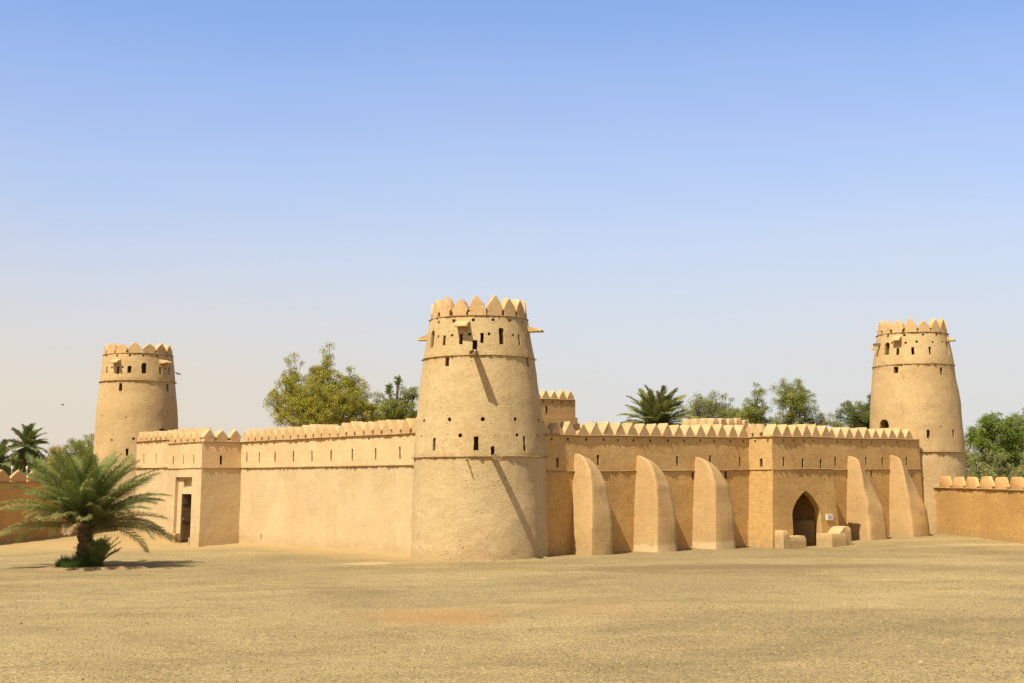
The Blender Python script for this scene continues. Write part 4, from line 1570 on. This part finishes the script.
# ------------------------------------------------------------------ birds
def bird(label, x, y, z, span, yaw, bank, mat):
    vs, fs = [], []
    G = Geo()
    k = span / 1.0
    G.tube([(.26 * k, 0, .0), (.20 * k, 0, .012 * k), (.10 * k, 0, .0), (-.06 * k, 0, -.005 * k), (-.20 * k, 0, 0), (-.34 * k, 0, .0)],
           [.012 * k, .035 * k, .055 * k, .055 * k, .03 * k, .012 * k], 8)
    G.add([(-.22 * k, -.03 * k, .002), (-.22 * k, .03 * k, .002), (-.42 * k, .08 * k, .002), (-.42 * k, -.08 * k, .002), (-.30 * k, 0, .02 * k)],
          [(0, 1, 4), (1, 2, 4), (2, 3, 4), (3, 0, 4), (0, 3, 2, 1)])
    for s in (-1, 1):
        top = [(.10, .03, .02), (.16, .22, .09), (.08, .50, .06), (-.06, .47, .055), (-.06, .24, .075), (-.10, .03, .015)]
        v = [(a * k, s * b_ * k, c * k + .012 * k) for a, b_, c in top] + [(a * k, s * b_ * k, c * k) for a, b_, c in top]
        G.add(v, [(0, 1, 4, 5), (1, 2, 3, 4), (6, 7, 10, 11), (7, 8, 9, 10), (0, 6, 7, 1), (1, 7, 8, 2), (2, 8, 9, 3), (3, 9, 10, 4), (4, 10, 11, 5), (5, 11, 6, 0)])
    o = G.build('bird', mat)
    o.location = (x, y, z)
    o.rotation_euler = (bank, .25, yaw)
    return tag(o, label, 'bird')


bird('dark bird in flight close to the right side of the far left tower', -15.47, 60, 7.96, .36, 2.6, .35, BIRD)
bird('tiny distant bird in flight in the sky left of the far left tower', -27.7, 80, 7.66, .34, .3, -.3, PALE_BIRD)

# ------------------------------------------------------------------ light and sky
SUN_EL, SUN_AZ = R(57), R(39.8)        # azimuth measured left of straight behind the camera
sd = Vector((-math.sin(SUN_AZ) * math.cos(SUN_EL), -math.cos(SUN_AZ) * math.cos(SUN_EL), math.sin(SUN_EL)))
sl = bpy.data.lights.new('sun', 'SUN')
sl.energy = 4.6
sl.angle = R(.5)
sl.color = (1.0, .93, .80)
so = bpy.data.objects.new('sun', sl)
so.rotation_euler = sd.to_track_quat('Z', 'Y').to_euler()
so.location = (-30, -20, 60)
COL.objects.link(so)

w = bpy.data.worlds.new('World')
SC.world = w
w.use_nodes = True
nt = w.node_tree
for nn in list(nt.nodes):
    nt.nodes.remove(nn)
n = N(nt)
wo = n.node('ShaderNodeOutputWorld')
bg = n.node('ShaderNodeBackground')
sky = n.node('ShaderNodeTexSky')
sky.sky_type = 'NISHITA'
sky.sun_disc = False
sky.sun_elevation = SUN_EL
sky.sun_rotation = math.atan2(sd.x, sd.y) % (2 * math.pi)
sky.altitude = 300
sky.air_density = 1.0
sky.dust_density = 1.5
sky.ozone_density = 2.5
# desert dust: a pale warm veil that thickens towards the horizon, a little warmer on the left (west)
tc = n.node('ShaderNodeTexCoord')
sp = n.node('ShaderNodeSeparateXYZ')
n.link(tc.outputs['Generated'], sp.inputs[0])
zz = n.math('ADD', sp.outputs['Z'], n.math('MULTIPLY', n.math('SUBTRACT', n.noise(tc.outputs['Generated'], 2.6, 5), .5), .07))
veil = n.node('ShaderNodeValToRGB')
e = veil.color_ramp.elements
e[0].position, e[0].color = 0.0, (.97, .97, .97, 1)
e[1].position, e[1].color = .62, (0, 0, 0, 1)
for ps, v in ((.07, .93), (.14, .72), (.22, .42), (.34, .12)):
    q = e.new(ps)
    q.color = (v, v, v, 1)
n.link(zz, veil.inputs[0])
west = n.ramp(n.math('ADD', n.math('MULTIPLY', sp.outputs['X'], -1.0), n.math('MULTIPLY', sp.outputs['Z'], -1.6)), -.28, .28)
dust = n.mix(west, (4.20, 4.12, 3.98), (4.50, 3.95, 3.28))
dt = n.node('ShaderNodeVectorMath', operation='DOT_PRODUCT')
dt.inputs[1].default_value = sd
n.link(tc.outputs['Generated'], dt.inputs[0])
warm_fill_glow = n.math('MULTIPLY', n.ramp(dt.outputs['Value'], .15, .95), .85)   # warm glow added to the unseen sky round the sun, makes the fill less blue
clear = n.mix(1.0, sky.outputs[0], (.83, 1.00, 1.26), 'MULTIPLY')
hazy = n.mix(warm_fill_glow, n.mix(veil.outputs[0], clear, dust), (5.2, 4.1, 2.6))
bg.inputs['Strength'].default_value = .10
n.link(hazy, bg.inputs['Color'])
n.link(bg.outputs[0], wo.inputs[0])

# ------------------------------------------------------------------ camera
F_PX = 1300.0
pitch = math.atan((472.5 - 341.5) / F_PX)
roll = .0080
fw = Vector((0, math.cos(pitch), math.sin(pitch)))
r0 = Vector((1, 0, 0))
u0 = r0.cross(fw)
rv = r0 * math.cos(roll) - u0 * math.sin(roll)
uv = u0 * math.cos(roll) + r0 * math.sin(roll)
cd = bpy.data.cameras.new('camera')
cd.sensor_width = 36
cd.lens = F_PX / 1024 * 36
cd.clip_start = .1
cd.clip_end = 9000
co = bpy.data.objects.new('camera', cd)
mm = Matrix(((rv.x, uv.x, -fw.x), (rv.y, uv.y, -fw.y), (rv.z, uv.z, -fw.z))).to_4x4()
mm.translation = Vector((0, 0, 3.3))
co.matrix_world = mm
COL.objects.link(co)
SC.camera = co

SC.view_settings.view_transform = 'Standard'
SC.view_settings.look = 'None'
SC.view_settings.gamma = 1
SC.view_settings.use_curve_mapping = False
SC.view_settings.exposure = .8
SC.cycles.max_bounces = 8
SC.cycles.diffuse_bounces = 4
